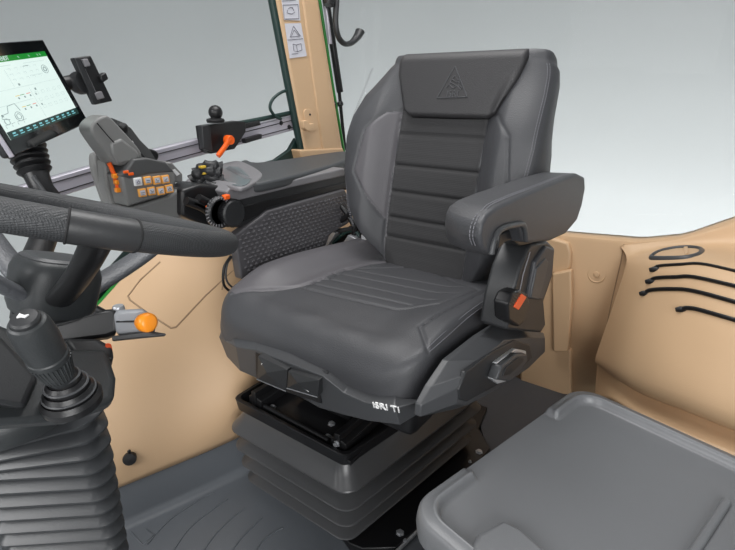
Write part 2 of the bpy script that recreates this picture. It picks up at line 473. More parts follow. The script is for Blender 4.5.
# recess for the two paddles and the paddles
prism('paddle_recess', Y(.628, (255,352),(318,378),(321,404),(285,392),(256,380)), (0,.02,0), 'black', seat, .002)
for nm, q in (('paddle_lever', ((258,356),(287,369.5),(286,391),(257,379))), ('paddle_lever', ((288,371),(319,380),(317.5,397),(287,388)))):
    P = Y(.613, *q); ctr = sum(P, Vector())/4+Vector((-.004,-.010,.006))
    bk_ = [p+Vector((0,.03,.004)) for p in P]
    vs = P+bk_+[ctr]; fs = [[0,1,8],[1,2,8],[2,3,8],[3,0,8],[7,6,5,4],[0,4,5,1],[1,5,6,2],[2,6,7,3],[3,7,4,0]]
    pl = link(nm, fromdata(vs, fs, 8), 'trimd', seat, 'small black paddle lever under the seat front'); mod_bevel(pl, .001, 2, 8)
    e = P[2]+Vector((0,-.001,0)); e2 = P[3]+Vector((0,-.001,0))
    tube('edge_strip', [e+Vector((0,0,.0)), e2], .0011, 'steel', pl, seg=6)
    i0 = P[0].lerp(P[2], .28)+Vector((0,-.004,0)) if q[0][0] == 258 else P[0].lerp(P[2], .68)+Vector((0,-.004,0))
    mes = [tube_me([i0+Vector((-.005,0,0)), i0+Vector((.006,0,-.003))], .0008, seg=5), lathe_me([(.0028,-.0005),(.0028,.0005)], i0+Vector((-.006,0,.003)), (0,1,0), 10), tube_me([i0+Vector((-.006,0,-.002)), i0+Vector((-.002,0,.004))], .0008, seg=5)]
    link('symbol', join(mes), 'white', pl)
R6, R7 = at(*rid[6],1,yt[6]-.012), at(*rid[7],1,yt[7]-.012); B6, B7 = at(*bot[6],1,yt[6]), at(*bot[7],1,yt[7])
n_ = (R7-R6).cross(R6-B6).normalized()
lt = text_me('iSRI Ti', .021, onp(386,407.5,(R6+R7+B6+B7)/4+n_*.0035,n_), R7-R6, R6-B6, .0012)
link('lettering', lt, 'white', ft)
# --- side cover
def sx(v, pts): return [at(x, y, 0, v) for x, y in pts]
SC = [(420,417),(421,405),(430.5,387),(448,361),(474,340),(500,323),(524,327),(543.7,333),(545,352),(528.7,368),(498,389),(467,405),(456,404)]
so = [(457,404),(458,388),(463,376),(480,360),(505,340),(527,338),(545,338),(545,352),(528.7,368),(498,389),(467,405)]
si = [(420,417),(421,405),(430.5,387),(448,361),(478,337),(500,323),(543.7,333),(544,345),(528,364),(495,389),(456,409)]
P, Q = sx(-.312, so), sx(-.348, si)
scv = loft('side_cover', [P, Q, [q+Vector((-.012,0,0)) for q in Q]], 'trim', seat, True, 12, 'faceted charcoal plastic side cover'); mod_bevel(scv, .002, 3, 15)
IN = [(459,390),(466,372),(492,352),(515,340),(530,345),(533,358),(520,370),(494,388),(467,402),(460,400)]
prism('inset_panel', sx(-.309, IN), (-.01,0,0), 'trimd', scv, .003)
HD = [(492,379),(497,363),(516,349),(526,351),(527,359),(508,381),(498,384)]
prism('handle_rim', sx(-.300, HD), (-.012,0,0), 'chrome', scv, .002)
HI = [(497,380),(502,366),(517,354),(527,354),(528,361),(510,382)]
prism('recline_handle', sx(-.288, HI), (-.022,0,0), 'trim', seat, .004, 3)
prism('handle_face', sx(-.2855, [(503,376),(506,368),(518,358),(524,358),(523,362),(510,375)]), (-.004,0,0), 'trimd', seat, .001)
# --- bracket for the armrest beside the backrest
br = prism('armrest_bracket', sx(-.30, [(507,330),(512,300),(520,270),(528,250),(532,244),(548,241),(555,248),(553,275),(544,301),(546,325),(541,333)]), (-.06,0,0), 'trimd', seat, .006, 3)
prism('bracket_cover', sx(-.292, [(529,299),(536,262),(547,246),(555,249),(552,275),(542,300)]), (-.02,0,0), 'leather', br, .005, 3)
prism('bracket_facet', sx(-.289, [(531,298),(537,268),(546,258),(549,262),(545,280),(539,300)]), (-.006,0,0), 'trim', br, .003)
tube('piping', sx(-.298, [(518,300),(523,275),(530,252)]), .0012, 'stitch', br, seg=6)
bu = prism('belt_buckle', sx(-.285, [(508,304),(513,293),(520,290),(528,294),(530,303),(525,322),(519,327),(509,321)]), (-.03,0,0), 'black', seat, .005, 3)
prism('release_button', sx(-.283, [(514,307),(522,293.5),(527,297),(519,310)]), (-.006,0,0), 'buckle', bu, .0015)
mes = []
for k in range(6):
    f = k/5; a = Vector((509.5+f*8, 304-f*12)); mes.append(tube_me(sx(-.284, [(a.x, a.y), (a.x+4, a.y+2.2)]), .0009, seg=5))
link('ribs', join(mes), 'trim', bu)
# --- armrest
AO = [(489,256),(483,250),(480,238),(482,224),(488,214),(499,206),(518,197),(540,188),(562,179),(578,173.5),(585,177),(585.5,188),(582,206),(577,221),(566,234),(551,241),(533,243),(523,242),(520,229),(512,229),(501,233),(497,240),(495,253)]
xo, wd = -.275, .082
P = sx(xo, AO)
me = prism_me(P, (-wd,0,0))
bm = bmesh.new(); bm.from_mesh(me)
bmesh.ops.bisect_plane(bm, geom=bm.verts[:]+bm.edges[:]+bm.faces[:], plane_co=(xo-wd*.5,0,0), plane_no=(1,0,0))
y0 = min(p.y for p in P)
for v in bm.verts:
    f = (xo-v.co.x)/wd
    v.co.y += .045*f*f*math.exp(-max(0, v.co.y-y0)/.10)
    v.co.z -= .004*f
bm.to_mesh(me); bm.free(); shade(me, 30)
ar = link('armrest', me, 'leather', seat, 'long padded charcoal leather armrest beside the backrest'); mod_bevel(ar, .015, 5, 40)
st = [(485,247),(482.5,238),(484.5,226),(490,216),(500,208.5),(519,199.5),(541,190.5),(562,181.5),(576,176.5)]
mes = []
for dx, dx2 in ((-.012,0),(-.017,.004)):
    pts = smooth([p+Vector((dx,0,.0)) for p in sx(xo, st)], 5)
    cenA = at(530,215,0,xo)
    out = []
    for p in pts:
        d = Vector((0, p.y-cenA.y, p.z-cenA.z)); out.append(p+Vector((0,-.002,.006)) if p.y > y0+.05 else p+Vector((0,-.008,.002)))
    mes.append(dashes_me(out))
for m_ in mes: link('stitching', m_, 'stitch', ar)
tube('pivot_rim', smooth(sx(xo+.002, [(491,254),(493,243),(497,233),(503,228),(514,225),(523,225),(526,240)]), 4), .0055, 'trim', ar, seg=8)
prism('pivot', sx(xo-.02, [(498,250),(500,234),(512,229),(528,229),(534,243),(520,246),(512,240),(506,242)]), (-.045,0,0), 'black', seat, .003)
# --- suspension
ZL = [(.335,.022),(.300,.018),(.262,.004),(.243,-.002),(.236,0),(.232,.010),(.226,.030)]
def rquad(z, ins, r=.045, n=8, fl=-.988, fr=-.572, y0=.70, y1=1.30, rl=-1.0, rr=-.485, dx=0):
    C4 = [(fl+ins+dx, y0+ins), (fr-ins, y0+ins), (rr-ins, y1-ins), (rl+ins+dx, y1-ins)]
    out = []
    for i in range(4):
        p0, p, p1 = Vector(C4[i-1]), Vector(C4[i]), Vector(C4[(i+1) % 4])
        a = (p0-p).normalized(); b = (p1-p).normalized(); ha = a.angle(b)/2; R = max(r-ins*.4, .02)
        d = R/math.tan(ha); A, B = p+a*d, p+b*d; c = p+(a+b).normalized()*(R/math.sin(ha))
        a0 = math.atan2(A.y-c.y, A.x-c.x); a1 = math.atan2(B.y-c.y, B.x-c.x)
        da = (a1-a0+PI) % (2*PI)-PI
        for k in range(n+1):
            t = a0+da*k/n; out.append(Vector((c.x+R*math.cos(t), c.y+R*math.sin(t), z)))
    return out
prof = [(.300,.030),(.300,.024),(.290,.021),(.272,.012),(.256,.001),(.245,-.007),(.239,-.011),(.235,-.008),(.234,.006),(.232,.040)]
for lz, dx in ((.178,.004),(.118,.012),(.060,.022)):
    prof += [(lz+.049,.036+dx),(lz+.028,.035+dx),(lz+.021,.026+dx),(lz+.012,.010+dx),(lz+.005,-.002+dx),(lz+.001,-.009+dx),(lz-.002,-.009+dx),(lz-.004,.0+dx),(lz-.005,.036+dx)]
prof += [(.035,.07),(.028,.065)]
pr = smooth([Vector((z, i, 0)) for z, i in prof], 3)
rings = [rquad(p.x, p.y) for p in pr]
sb = loft('suspension_bellows', rings, 'rubber', seat, True, 28, 'black rubber bellows with four wide folds under the seat')
rings = [rquad(z, i, r=.02) for z, i in ((.292,.024),(.298,.014),(.330,.010),(.332,.012),(.332,.020),(.324,.022),(.306,.024))]
loft('suspension_frame', rings, 'blackm', seat, False, 30)
box('suspension_plate', (-.755, .99, .308), (.36,.54,.012), 'blackm', seat, .002)
for x in (-.915, -.625):
    sr = prism('slide_rail', [Vector((x-.024,.735,.314)), Vector((x+.024,.735,.314)), Vector((x+.024,.735,.340)), Vector((x+.012,.735,.344)), Vector((x-.012,.735,.344)), Vector((x-.024,.735,.340))], (0,.5,0), 'black', seat, .002)
    prism('rail_channel', [Vector((x-.008,.731,.322)), Vector((x+.008,.731,.322)), Vector((x+.008,.731,.362)), Vector((x-.008,.731,.362))], (0,.5,0), 'blackm', sr, .002)
mes = [bolt_me((x, y, .314)) for x, y in ((-.875,.76),(-.70,.80),(-.675,.755),(-.66,.78))]+[bolt_me((-.625,.731,.335),(0,-1,0),.006,.008)]
for m_ in mes: link('suspension_bolt', m_, 'steel', seat)
tube('cross_bar', [Vector((-.885,.742,.324)), Vector((-.66,.742,.320))], .007, 'blackm', seat)
box('seat_pan', (-.66, .96, .50), (.48,.46,.12), 'black', seat, .02)
box('seat_pedestal', (-.75, 1.02, .39), (.20,.40,.13), 'black', seat, .01)
# floor plate of the seat
pl = [Vector((-.60,.74,.012)), at(362,553,2,.012), at(396,552,2,.012), at(424,527,2,.012), at(455,493,2,.012), at(490,452,2,.012), at(478,432,2,.012), Vector((-.55,1.5,.012)), Vector((-1.0,1.45,.012)), Vector((-.90,.85,.012))]
fp = prism('mounting_plate', [Vector((p.x,p.y,.002)) for p in pl], (0,0,.026), 'blackm', seat, .003)
for p in ((400,533),(405,541),(479,452),(470,462),(474,466),(438,494)):
    q = at(*p,2,.028); link('plate_bolt', bolt_me(q, r=.008 if p in ((400,533),(479,452)) else .004), 'steel', seat)
# ================================================================== ARMREST CONSOLE
con = thing('armrest_console', 'long right-hand armrest console with dark grey pad and dimpled side panel', 'armrest console', (-1.08, 1.0, .62))
XC = -1.0
body = prism('console_body', sx(XC, [(216,218),(222,206),(236,197),(345,171),(352,190),(345,190),(268,211),(258,219),(240,228),(222,226)]), (-.17,0,0), 'trimd', con, .006, 3)
prism('top_trim', sx(XC+.004, [(233,202),(226,192),(236,183),(262,187),(345,168),(345,176),(290,188)]), (-.185,0,0), 'rimgrey', con, .004, 3)
prism('side_band', sx(XC+.003, [(243,206),(345,182),(346,188),(268,208),(258,216),(244,222)]), (-.02,0,0), 'black', con, .003)
pz = .885
pdp = smooth([Vector((p.x, p.y, .868)) for p in Z(pz, (239,166),(247,163),(266,165),(343,154),(347,163),(262,186),(244,178))], 5, True)
pdo = prism('arm_pad', pdp, (0,0,.028), 'pad', con, .009, 4)
# dimpled side panel: raised pyramids on a plate
DP = [(234.5,236),(262,216),(268,211),(345,189),(353,205),(351,222),(330,235),(322,258),(300,262),(242,280)]
P3 = sx(XC+.012, DP)
dpn = prism('dimpled_panel', P3, (-.03,0,0), 'dimple', con, .005, 3)
poly = [(p.y, p.z) for p in P3]; vs, fs = [], []
ys_ = [p[0] for p in poly]; zs_ = [p[1] for p in poly]; st_ = .0185; row = 0
z = min(zs_)
while z < max(zs_):
    y = min(ys_)+(st_*.5 if row % 2 else 0)
    while y < max(ys_):
        if all(inpoly((y+a, z+b), poly) for a, b in ((st_*.75,0),(-st_*.75,0),(0,st_*.6),(0,-st_*.6))):
            b = len(vs); h = st_*.46; X0 = XC+.0122
            vs += [(X0, y-h, z), (X0, y, z-h*.62), (X0, y+h, z), (X0, y, z+h*.62), (X0+.0032, y, z)]
            fs += [[b,b+1,b+4],[b+1,b+2,b+4],[b+2,b+3,b+4],[b+3,b,b+4]]
        y += st_
    z += st_*.60; row += 1
link('dimples', fromdata(vs, fs, 5, False), 'dimple', dpn)
# front end: dial, orange rocker, lens, paddles with yellow marks
dc = at(232,213,0,XC+.012)
dl = lathe('thumb_dial', [(.002,.012),(.030,.012),(.034,.008),(.034,-.022),(.030,-.026)], dc, (1,0,0), 'trimd', con, 40)
mes = [tube_me([dc+Vector((.009-.0,.0345*math.cos(a),.0345*math.sin(a))), dc+Vector((-.02,.0345*math.cos(a),.0345*math.sin(a)))], .0012, seg=5) for a in [2*PI*k/40 for k in range(40)]]
link('dial_ribs', join(mes), 'black', dl)
dl2 = lathe('dial_ring', [(.030,.0),(.031,.012),(.036,.014),(.040,.008),(.040,.0)], at(219,212,0,XC+.0), (1,0,0), 'trimd', con, 40)
mes = []
for k in range(26):
    a = 2*PI*k/26; c = at(219,212,0,XC+.015); mes.append(tube_me([c+Vector((0,.031*math.cos(a),.031*math.sin(a))), c+Vector((0,.038*math.cos(a),.038*math.sin(a)))], .0013, seg=5))
link('dial_ticks', join(mes), 'rimgrey', dl2)
box('dial_button', at(226,197,0,XC+.012), (.014,.017,.012), 'orange', con, .003)
box('dial_button', at(208,208,0,XC+.0), (.008,.008,.012), 'orange', con, .002)
# round glass display with ticks
lc = at(238,176,0,-1.10)
cpts = [Vector((q.x,q.y,.888)) for q in smooth(Z(.892,(214,170),(224,165),(241,163),(262,175),(252,186),(238,190),(220,183)), 5, True)]
ls = prism('indicator_bezel', cpts, (0,0,.010), 'rimgrey', con, .003)
cpts = [Vector((q.x,q.y,.898)) for q in smooth(Z(.900,(216,171),(224,167),(238,167),(250,178),(244,185),(230,183)), 5, True)]
lz = prism('indicator_lens', cpts, (0,0,.002), 'lens', ls, .0008)
mes = []
for k in range(15):
    f = k/14; a = at(226+f*18, 168.5+f*10, 2, .9015); b = at(230+f*22, 166+f*13, 2, .9015); mes.append(tube_me([a, b], .0009, seg=5))
mes.append(tube_me([at(229,182,2,.885), at(243,183,2,.885)], .0012, seg=5))
link('indicator_marks', join(mes), 'rimgrey', lz)
box('indicator_symbol', at(222,172,2,.885), (.016,.012,.002), mat and 'lens', lz, .0005)
# four ribbed finger paddles
for k, (a, b, c) in enumerate((((196,187),(205,178),(222,181)), ((193,180),(203,172),(219,173)), ((198,193),(207,187),(224,191)), ((197,173),(207,167),(222,168)))):
    pts = smooth([at(*a,0,-1.12+.02*(k==2)), at(*b,0,-1.10+.02*(k==2)), at(*c,0,-1.08+.02*(k==2))], 6)
    pts[0].z -= .004
    R = [.0145+.0028*math.sin(i*2.3) for i in range(len(pts))]; R[0] = .006
    pd = tube('finger_paddle', pts, R, 'trimd', con, seg=14, flat=1.2)
    if k < 2:
        for f in (.55, ):
            q = pts[len(pts)//2]; box('yellow_mark', q+Vector((.010,-.007,.0145)), (.010,.016,.006), 'yellow', pd, .001)
mes = [tube_me(smooth(sx(-1.02, q), 6), .011, seg=10) for q in ([(192,203),(205,209),(222,222)], [(186,201),(200,206),(214,215)], [(198,198),(208,203),(216,206)])]
link('console_neck', join(mes), 'black', con)
prism('neck_shell', sx(-1.04, [(182,190),(200,184),(222,186),(236,200),(232,228),(205,226),(182,216)]), (-.08,0,0), 'black', con, .008)
# module carrying the keypad and the grip
XM = -1.09
mb = prism('module_base', sx(XM+.03, [(126,209),(170,196),(181,187),(194,199),(196,210),(184,218),(150,222),(126,220)]), (-.13,0,0), 'module', con, .006, 3)
fin = prism('side_fin', smooth(sx(XM-.05, [(93.5,160),(95,154),(101,153),(108,158),(122,185),(130,210),(122,214),(108,206),(101,190),(95,172)]), 4, True), (-.025,0,0), 'module', con, .006, 3)
prism('fin_shell', sx(XM-.02, [(104,160),(122,178),(128,212),(112,206),(106,188)]), (-.04,0,0), 'module', con, .006, 3)
kb = prism('keypad_body', sx(XM+.035, [(121,177),(126,172),(135,163),(150,160),(166,161),(175,172),(177,181),(171,194),(128,207)]), (-.10,0,0), 'module', con, .006, 3)
prism('keypad_cover', sx(XM+.037, [(120,176),(127,170),(134,159),(148,158),(166,162),(175,172),(150,174),(130,179)]), (-.085,0,0), 'module2', kb, .004)
prism('screen_strip', sx(XM+.0, [(164,163),(172,162),(183,174),(183,182),(176,183)]), (-.03,0,0), 'module', con, .004)
prism('status_marks', sx(XM+.001, [(172,170),(175,169),(180,174),(177,176)]), (-.002,0,0), 'white', kb, 0)
rows = [[(138.5,182),(148.2,180.7),(157.5,180.4),(166,179.5)],[(143,193),(152,191.3),(161.3,191),(169.8,189)]]
for r_, row in enumerate(rows):
    for c_, (x, y) in enumerate(row):
        w, h = 3.9, 4.6
        q = sx(XM+.040, [(x-w-.6,y-h+1),(x+w-.9,y-h-.2),(x+w+.6,y+h-1.2),(x-w+.9,y+h)])
        kk = prism('key', q, (-.008,0,0), 'white' if (r_, c_) == (0, 0) else 'keyc', kb, .0015, 2, 'white key' if (r_, c_) == (0, 0) else 'orange key')
        q2 = sx(XM+.0405, [(x-w+.8,y-h+2.4),(x+w-1.9,y-h+1.5),(x+w-.9,y+h-2.6),(x-w+1.9,y+h-1.8)])
        ky = prism('key_field', q2, (-.002,0,0), 'sticker', kk, 0)
        f = [[(-1.6,1),(0,-1.4),(1.6,.6)],[(-1.8,0),(1.8,-.4)],[(-1.5,-1.2),(.2,.8),(1.7,-.4)],[(-1.4,1.2),(1.2,-1)]][(r_+c_) % 4]
        link('key_symbol', join([tube_me(sx(XM+.0412, [(x+a, y+b) for a, b in f]), .0007, seg=5), tube_me(sx(XM+.0412, [(x-1.5,y+2),(x+1.5,y+1.6)]), .0005, seg=5)]), 'ink', ky)
tube('slider', smooth(sx(XM+.01, [(109,163),(113,172),(118,188)]), 4), .005, 'orange', kb, seg=8)
for q in ((115,176),(117,182),(118,190)): box('slider_tab', at(*q,0,XM+.015), (.012,.012,.010), 'amber', kb, .002)
# grip
gp = prism('control_grip', smooth(sx(XM+.02, [(91,130),(94,122),(103,116),(110,117),(120,127),(138,147),(142,156),(134,162),(118,166),(108,156),(97,141)]), 3, True), (-.055,0,0), 'module', con, .014, 5)
prism('grip_side', sx(XM+.024, [(110,143),(122,138),(137,150),(141,158),(132,162),(119,165),(112,154)]), (-.03,0,0), 'module', gp, .006, 3)
tube('grip_seam', sx(XM+.022, [(97,123),(108,136),(119,148),(127,160)]), .0012, 'seam', gp, seg=6)
prism('grip_face', sx(XM-.03, [(112,118),(118,121),(127,133),(136,147),(148,161),(156,160),(150,150),(140,140),(131,128),(122,122)]), (-.03,0,0), 'module2', gp, .005)
lathe('grip_button', [(.001,.006),(.008,.006),(.010,.003),(.010,-.01),(.001,-.01)], at(123,127,0,XM-.01), (.4,-.2,1), 'black', gp, 16)
for q in (((128,141),(133,141),(137,150),(131,149)), ((133,154),(138,150),(143,158),(141,160))): prism('grip_key', sx(XM+.0, q), (-.012,0,0), 'white' if q[0][0]==128 else 'module', gp, .001)
kn = prism('rear_knob', smooth(sx(XM-.06, [(146,150),(151,149),(158,152),(159,158),(154,163),(144,162)]), 3, True), (-.04,0,0), 'black', con, .006)
for q in ((126,172),(131,174)): box('module_mark', at(*q,0,XM+.039), (.003,.012,.006), 'orange', kb, .001)
tube('bowden_cable', smooth(sx(-1.01, [(231,256),(224,268),(224,285),(233,292),(240,288)]), 6), .0035, 'black', con, seg=8)
tube('bowden_cable', smooth(sx(-1.02, [(236,254),(228,262),(226,278),(232,287),(242,290)]), 6), .0028, 'trim', con, seg=8)

# wiring and brackets behind the cushion
wr = thing('seat_wiring', 'black cable bundle with metal brackets between seat cushion and dimpled panel', 'cables', (-.95, 1.2, .6))
def W_(y, q): return Y(y, *[(a-2, b-11) for a, b in q])
prism('dark_bracket', Y(1.25, (326,252),(334,236),(349,226),(362,222),(390,256),(330,262)), (0,.02,0), 'black', wr, .004)
for q, r, m_ in (([(318,252),(330,238),(345,230),(356,222)], .010, 'black'), ([(322,258),(336,244),(352,240),(362,236),(374,228)], .008, 'trimd'),
                ([(335,254),(348,243),(358,243),(364,252)], .006, 'dgreen'), ([(352,256),(358,240),(366,232),(370,246)], .008, 'black'), ([(362,256),(366,244),(378,250),(388,258)], .009, 'black'),
                ([(340,214),(350,226),(356,240),(352,256)], .008, 'black')):
    tube('cable', smooth(W_(1.21, q), 6), r, m_, wr, seg=10)
for q in (((322,258),(334,243),(338,244),(328,260)), ((341,260),(350,246),(358,250),(358,258))): prism('metal_bracket', W_(1.19, q), (0,.03,0), 'steel', wr, .002)
prism('metal_bracket', W_(1.19, ((364,256),(363,246),(366,243),(368,256))), (0,.02,0), 'chrome', wr, .001)
box('connector_block', at(350,264,1,1.24), (.10,.04,.06), 'black', wr, .008)

# ================================================================== RAIL, CLAMP, CABLE, PILLAR
XR = -1.37
rail = prism('mounting_rail', sx(XR, [(-20,199),(120,158.5),(296,115),(298,129),(120,178),(-20,222)]), (-.03,0,0), 'alu', None, .003)
tag(rail, 'long silver aluminium rail running along the side window behind the control grip', 'rail')
tube('rail_groove', sx(XR+.001, [(-20,204),(120,163.5),(297,119)]), .0016, 'trimd', rail, seg=6)
tube('rail_groove', sx(XR+.001, [(-20,217),(120,173.5),(298,126)]), .0016, 'trimd', rail, seg=6)
tube('rail_seal', sx(XR-.002, [(236,124),(262,119),(290,113)]), .008, 'dgreen', rail, seg=8)
for q in ((281,123),(289,127)): link('rail_bolt', bolt_me(at(*q,0,XR+.001), (1,0,0), .006, .006), 'black', rail)
cl = thing('device_clamp', 'black ball-mount clamp with orange lever on the aluminium rail', 'clamp', tuple(at(222,150,0,XR+.03)))
prism('clamp_block', sx(XR+.03, [(202,126),(216,124),(238,121),(246,122),(246,132),(235,149),(211,154),(205,150)]), (-.035,0,0), 'black', cl, .003)
prism('clamp_jaw', sx(XR+.045, [(202,126),(210,125),(213,152),(204,149)]), (-.02,0,0), 'trimd', cl, .002)
for q in (((244,124),(260,120.5),(261,125),(245,129)), ((245,139),(262,134),(262,138.5),(246,143.5))): prism('clamp_hook', sx(XR+.02, q), (-.02,0,0), 'black', cl, .002)
bp_ = at(215.5,120.5,0,XR+.045)
lathe('ball_base', [(.026,-.006),(.028,0),(.026,.005),(.014,.008),(.010,.02)], bp_, (0,0,1), 'black', cl, 24)
lathe('ball', [(.001,-.020)]+[(.0215*math.sin(a), -.0215*math.cos(a)) for a in [PI*k/14 for k in range(1,14)]]+[(.001,.0215)], at(215.5,112.4,0,XR+.045), (0,0,1), 'black', cl, 24, ang=80)
lv = tube('clamp_lever', smooth(sx(XR+.06, [(229,140),(224,148),(218,156)]), 5), [.011,.009,.0085,.009,.0085], 'orange', cl, seg=12, flat=.8)
lathe('lever_pivot', [(.001,.012),(.013,.012),(.015,.008),(.015,-.01)], at(229,140,0,XR+.055), (1,0,0), 'orange', cl, 20)
cb = tube('cable_loop', smooth(sx(-1.36, [(291,90),(282,92),(273,99),(270,108),(275,116),(281,119)]), 6), .0055, 'dgreen', None, seg=8)
tag(cb, 'thin dark cable loop beside the tan pillar', 'cable')
cap_ = prism('trim_4', sx(-1.375, [(262,164),(276,160),(290,150),(297,138),(298,160),(297,166)]), (-.02,0,0), 'dgreen', None, .002); struct(cap_)
# pillar
XP = -1.34
def ext(a, b, y):  # continue line a-b to image height y
    t = (y-a[1])/(b[1]-a[1]); return (a[0]+(b[0]-a[0])*t, y)
pl = thing('cab_pillar', 'tan plastic roof pillar with warning stickers behind the side window', 'pillar', (-1.38, 1.5, .85))
Lf = [(277,0),(306,153)]; Rt = [(319,0),(344,156)]
prism('pillar_cover', sx(XP, [ext(*Lf,-140), Lf[0], Lf[1], (303,158), (341,160), Rt[1], Rt[0], ext(*Rt,-140)]), (-.03,0,0), 'tan', pl, .010, 4)
pr_ = prism('pillar_rib', sx(XP+.006, [ext((303,0),(322,140),-140),(303,0),(323,150),(340,153),(318,0),ext((318,0),(340,150),-140)]), (-.02,0,0), 'tan', pl, .008, 4)
prism('pillar_foot', sx(XP+.012, [(300,150),(343,148),(347,158),(303,161)]), (-.07,0,0), 'tan', pl, .006)
tube('green_edge', sx(XP-.01, [ext(*Rt,-140), (319.5,0), (333,88), (345,158)]), .006, 'green', pl, seg=8)
tube('dark_edge', sx(XP-.02, [ext((272,0),(301,150),-140), (272,0), (287,80), (301,150)]), .014, 'dgreen', pl, seg=8)
cp = prism('clip_plate', smooth(sx(XP+.004, [(304,112),(308,109),(313,112),(317,124),(316,130),(311,132),(307,129)]), 3, True), (-.006,0,0), 'tan', pl, .0015)
prism('clip', sx(XP+.022, [(303,121),(307,120),(310,124),(314,123),(314,129),(308,131),(304,128)]), (-.018,0,0), 'tan', cp, .003)
lathe('clip_screw', [(.001,.001),(.004,.001),(.004,-.002)], at(310,114.5,0,XP+.005), (1,0,0), 'seam', cp, 12)
def stk(quad, label):
    return prism('sticker', sx(XP+.0025, quad), (-.002,0,0), 'sticker', pl, 0, label=label)
xk = XP+.0032
s1 = stk([(279,-22),(297,-23),(300.5,20.5),(284.5,20)], 'sticker with an operator pictogram')
s2 = stk([(285,23.5),(301,23),(306.8,56),(290,58.5)], 'sticker with a warning triangle and a book')
def lines(nm, parent, Ls, r=.0009, m_='ink'):
    link(nm, join([tube_me(sx(xk, q), r, seg=5) for q in Ls]), m_, parent)
lines('pictogram', s1, [[(282,1),(296,0)],[(282.5,-1),(296,-2)],[(283,5),(298,4.5)],[(284.5,19),(299,18.5)],[(283,5),(284.5,19)],[(298,4.5),(299,18.5)],[(287,13),(292,14),(295,12)],[(288,9),(290,7.5),(293,8)],[(292,7),(294,11)],[(287,13),(287.5,10)]])
lines('pictogram', s2, [[(290,37),(293.5,26),(300.5,36)],[(290,37),(300.5,36)],[(291.5,36),(294,30),(299,35.5)],[(287.5,40),(303,38.6)],[(293,44),(296.5,45),(301,43.5),(302,50)],[(293,44),(294,51),(297.5,51.5),(302,50)],[(296.5,45),(297.5,51.5)],[(292,54),(298,53.5)]])
# gas strut and seal right of the pillar
gs = thing('gas_strut', 'slim black strut running down beside the pillar and its green edge', 'strut', tuple(at(346,150,0,-1.36)))
def s36(pts): return sx(-1.37, pts)
tube('strut_body', s36([(321,-40),(326,0),(340,92)]), .014, 'blackm', gs, seg=14)
tube('strut_sleeve', s36([(326,6),(330,44)]), .009, 'alu', gs, seg=10)
tube('strut_rod', s36([(339,90),(345,150)]), .007, 'seam', gs, seg=10)
for q in ((333,104),(340,104)): lathe('ball_joint', [(.001,.012),(.010,.010),(.012,0),(.010,-.010),(.001,-.012)], at(*q,0,-1.355), (1,0,.2), 'black', gs, 14, ang=80)
hk = tube('coat_hook', smooth(sx(-1.30, [(337,-30),(336.5,0),(335.5,22),(338,36),(344,43.5),(351,43),(357,37),(360,31.5)]), 6), [.012,.012,.012,.012,.012,.012,.014,.018,.021], 'trimd', None, seg=14, flat=.8)
tag(hk, 'curved dark coat hook hanging beside the pillar at the top', 'hook')
lathe('hook_collar', [(.018,-.012),(.020,0),(.018,.012)], at(329,2,0,-1.31), (0,.3,1), 'black', hk, 16)

# ================================================================== DISPLAY TERMINAL
S = .82
TL, TR, BR, BL = [CAM+(Vector(p)-CAM)*S for p in ((-1.256,.357,1.198),(-1.506,.642,1.243),(-1.481,.712,1.036),(-1.231,.427,.991))]
U = (TR-TL); V = (TL-BL); DW, DH = U.length, V.length; U.normalize(); V = (V-U*V.dot(U)).normalized(); Nn = U.cross(V)
if Nn.dot(CAM-TL) < 0: Nn = -Nn
def dp(u, v, h=0): return TL+U*(u*DW)-V*(v*DH)+Nn*h
dt = thing('display_terminal', 'large touchscreen terminal showing a machine page with a green header', 'display', tuple(dp(.5,1,-.01)))
hs = prism('housing', [dp(0,0,-.004),dp(1,0,-.004),dp(1,1,-.004),dp(0,1,-.004)], -Nn*.022, 'trimd', dt, .008, 4)
bz = prism('bezel_glass', [dp(.005,.005,0),dp(.995,.005,0),dp(.995,.995,0),dp(.005,.995,0)], -Nn*.006, 'gloss', dt, .002)
prism('edge_trim', [dp(-.006,0,-.001),dp(.006,0,-.001),dp(.006,1,-.001),dp(-.006,1,-.001)], -Nn*.008, 'alu', dt, .001)
su0, su1, sv0, sv1 = .05, .925, .13, .86
scn = prism('screen', [dp(su0,sv0,.0005),dp(su1,sv0,.0005),dp(su1,sv1,.0005),dp(su0,sv1,.0005)], -Nn*.001, 'scr', dt, 0)
def sp(a, b, h=.0012): return dp(su0+(su1-su0)*a, sv0+(sv1-sv0)*b, h)
def rect(a, b, c, d, h=.001): return prism_me([sp(a,b,h),sp(c,b,h),sp(c,d,h),sp(a,d,h)], -Nn*.0004)
def ln(pts, r=.0006): return tube_me([sp(a,b,.0011) for a, b in pts], r, seg=4)
hd_ = link('header_bar', rect(0,0,1,.075), 'scrgreen', scn)
link('footer_bar', rect(0,.90,1,1), 'scrdark', scn)
link('header_text', join([text_me('FENDT', .011, sp(.42,.036,.0016), U, V, .0003)] + [ln([(x,.025),(x+.012,.05)]) for x in (.10,.20,.26,.60,.74,.86,.90)]), 'scrlight', scn)
link('footer_icons', join([rect(x,.925,x+.035,.945,.0014) for x in [.05+.085*k for k in range(11)]]+[rect(x,.96,x+.05,.972,.0014) for x in [.045+.085*k for k in range(11)]]), 'scrcyan', scn)
L = []
for k in range(5): L.append(ln([(.02+.0*k,.10+.0*k),(.02,.10)]) ) if 0 else None
L = [ln([(.22,.125),(.46,.125)],.0004), ln([(.62,.125),(.92,.125)],.0004), ln([(.36,.17),(.36,.40)],.0003), ln([(.02,.42),(.98,.42)],.0003), ln([(.02,.60),(.5,.60)],.0003), ln([(.52,.45),(.52,.88)],.0003), ln([(.62,.30),(.80,.30)],.0004)]
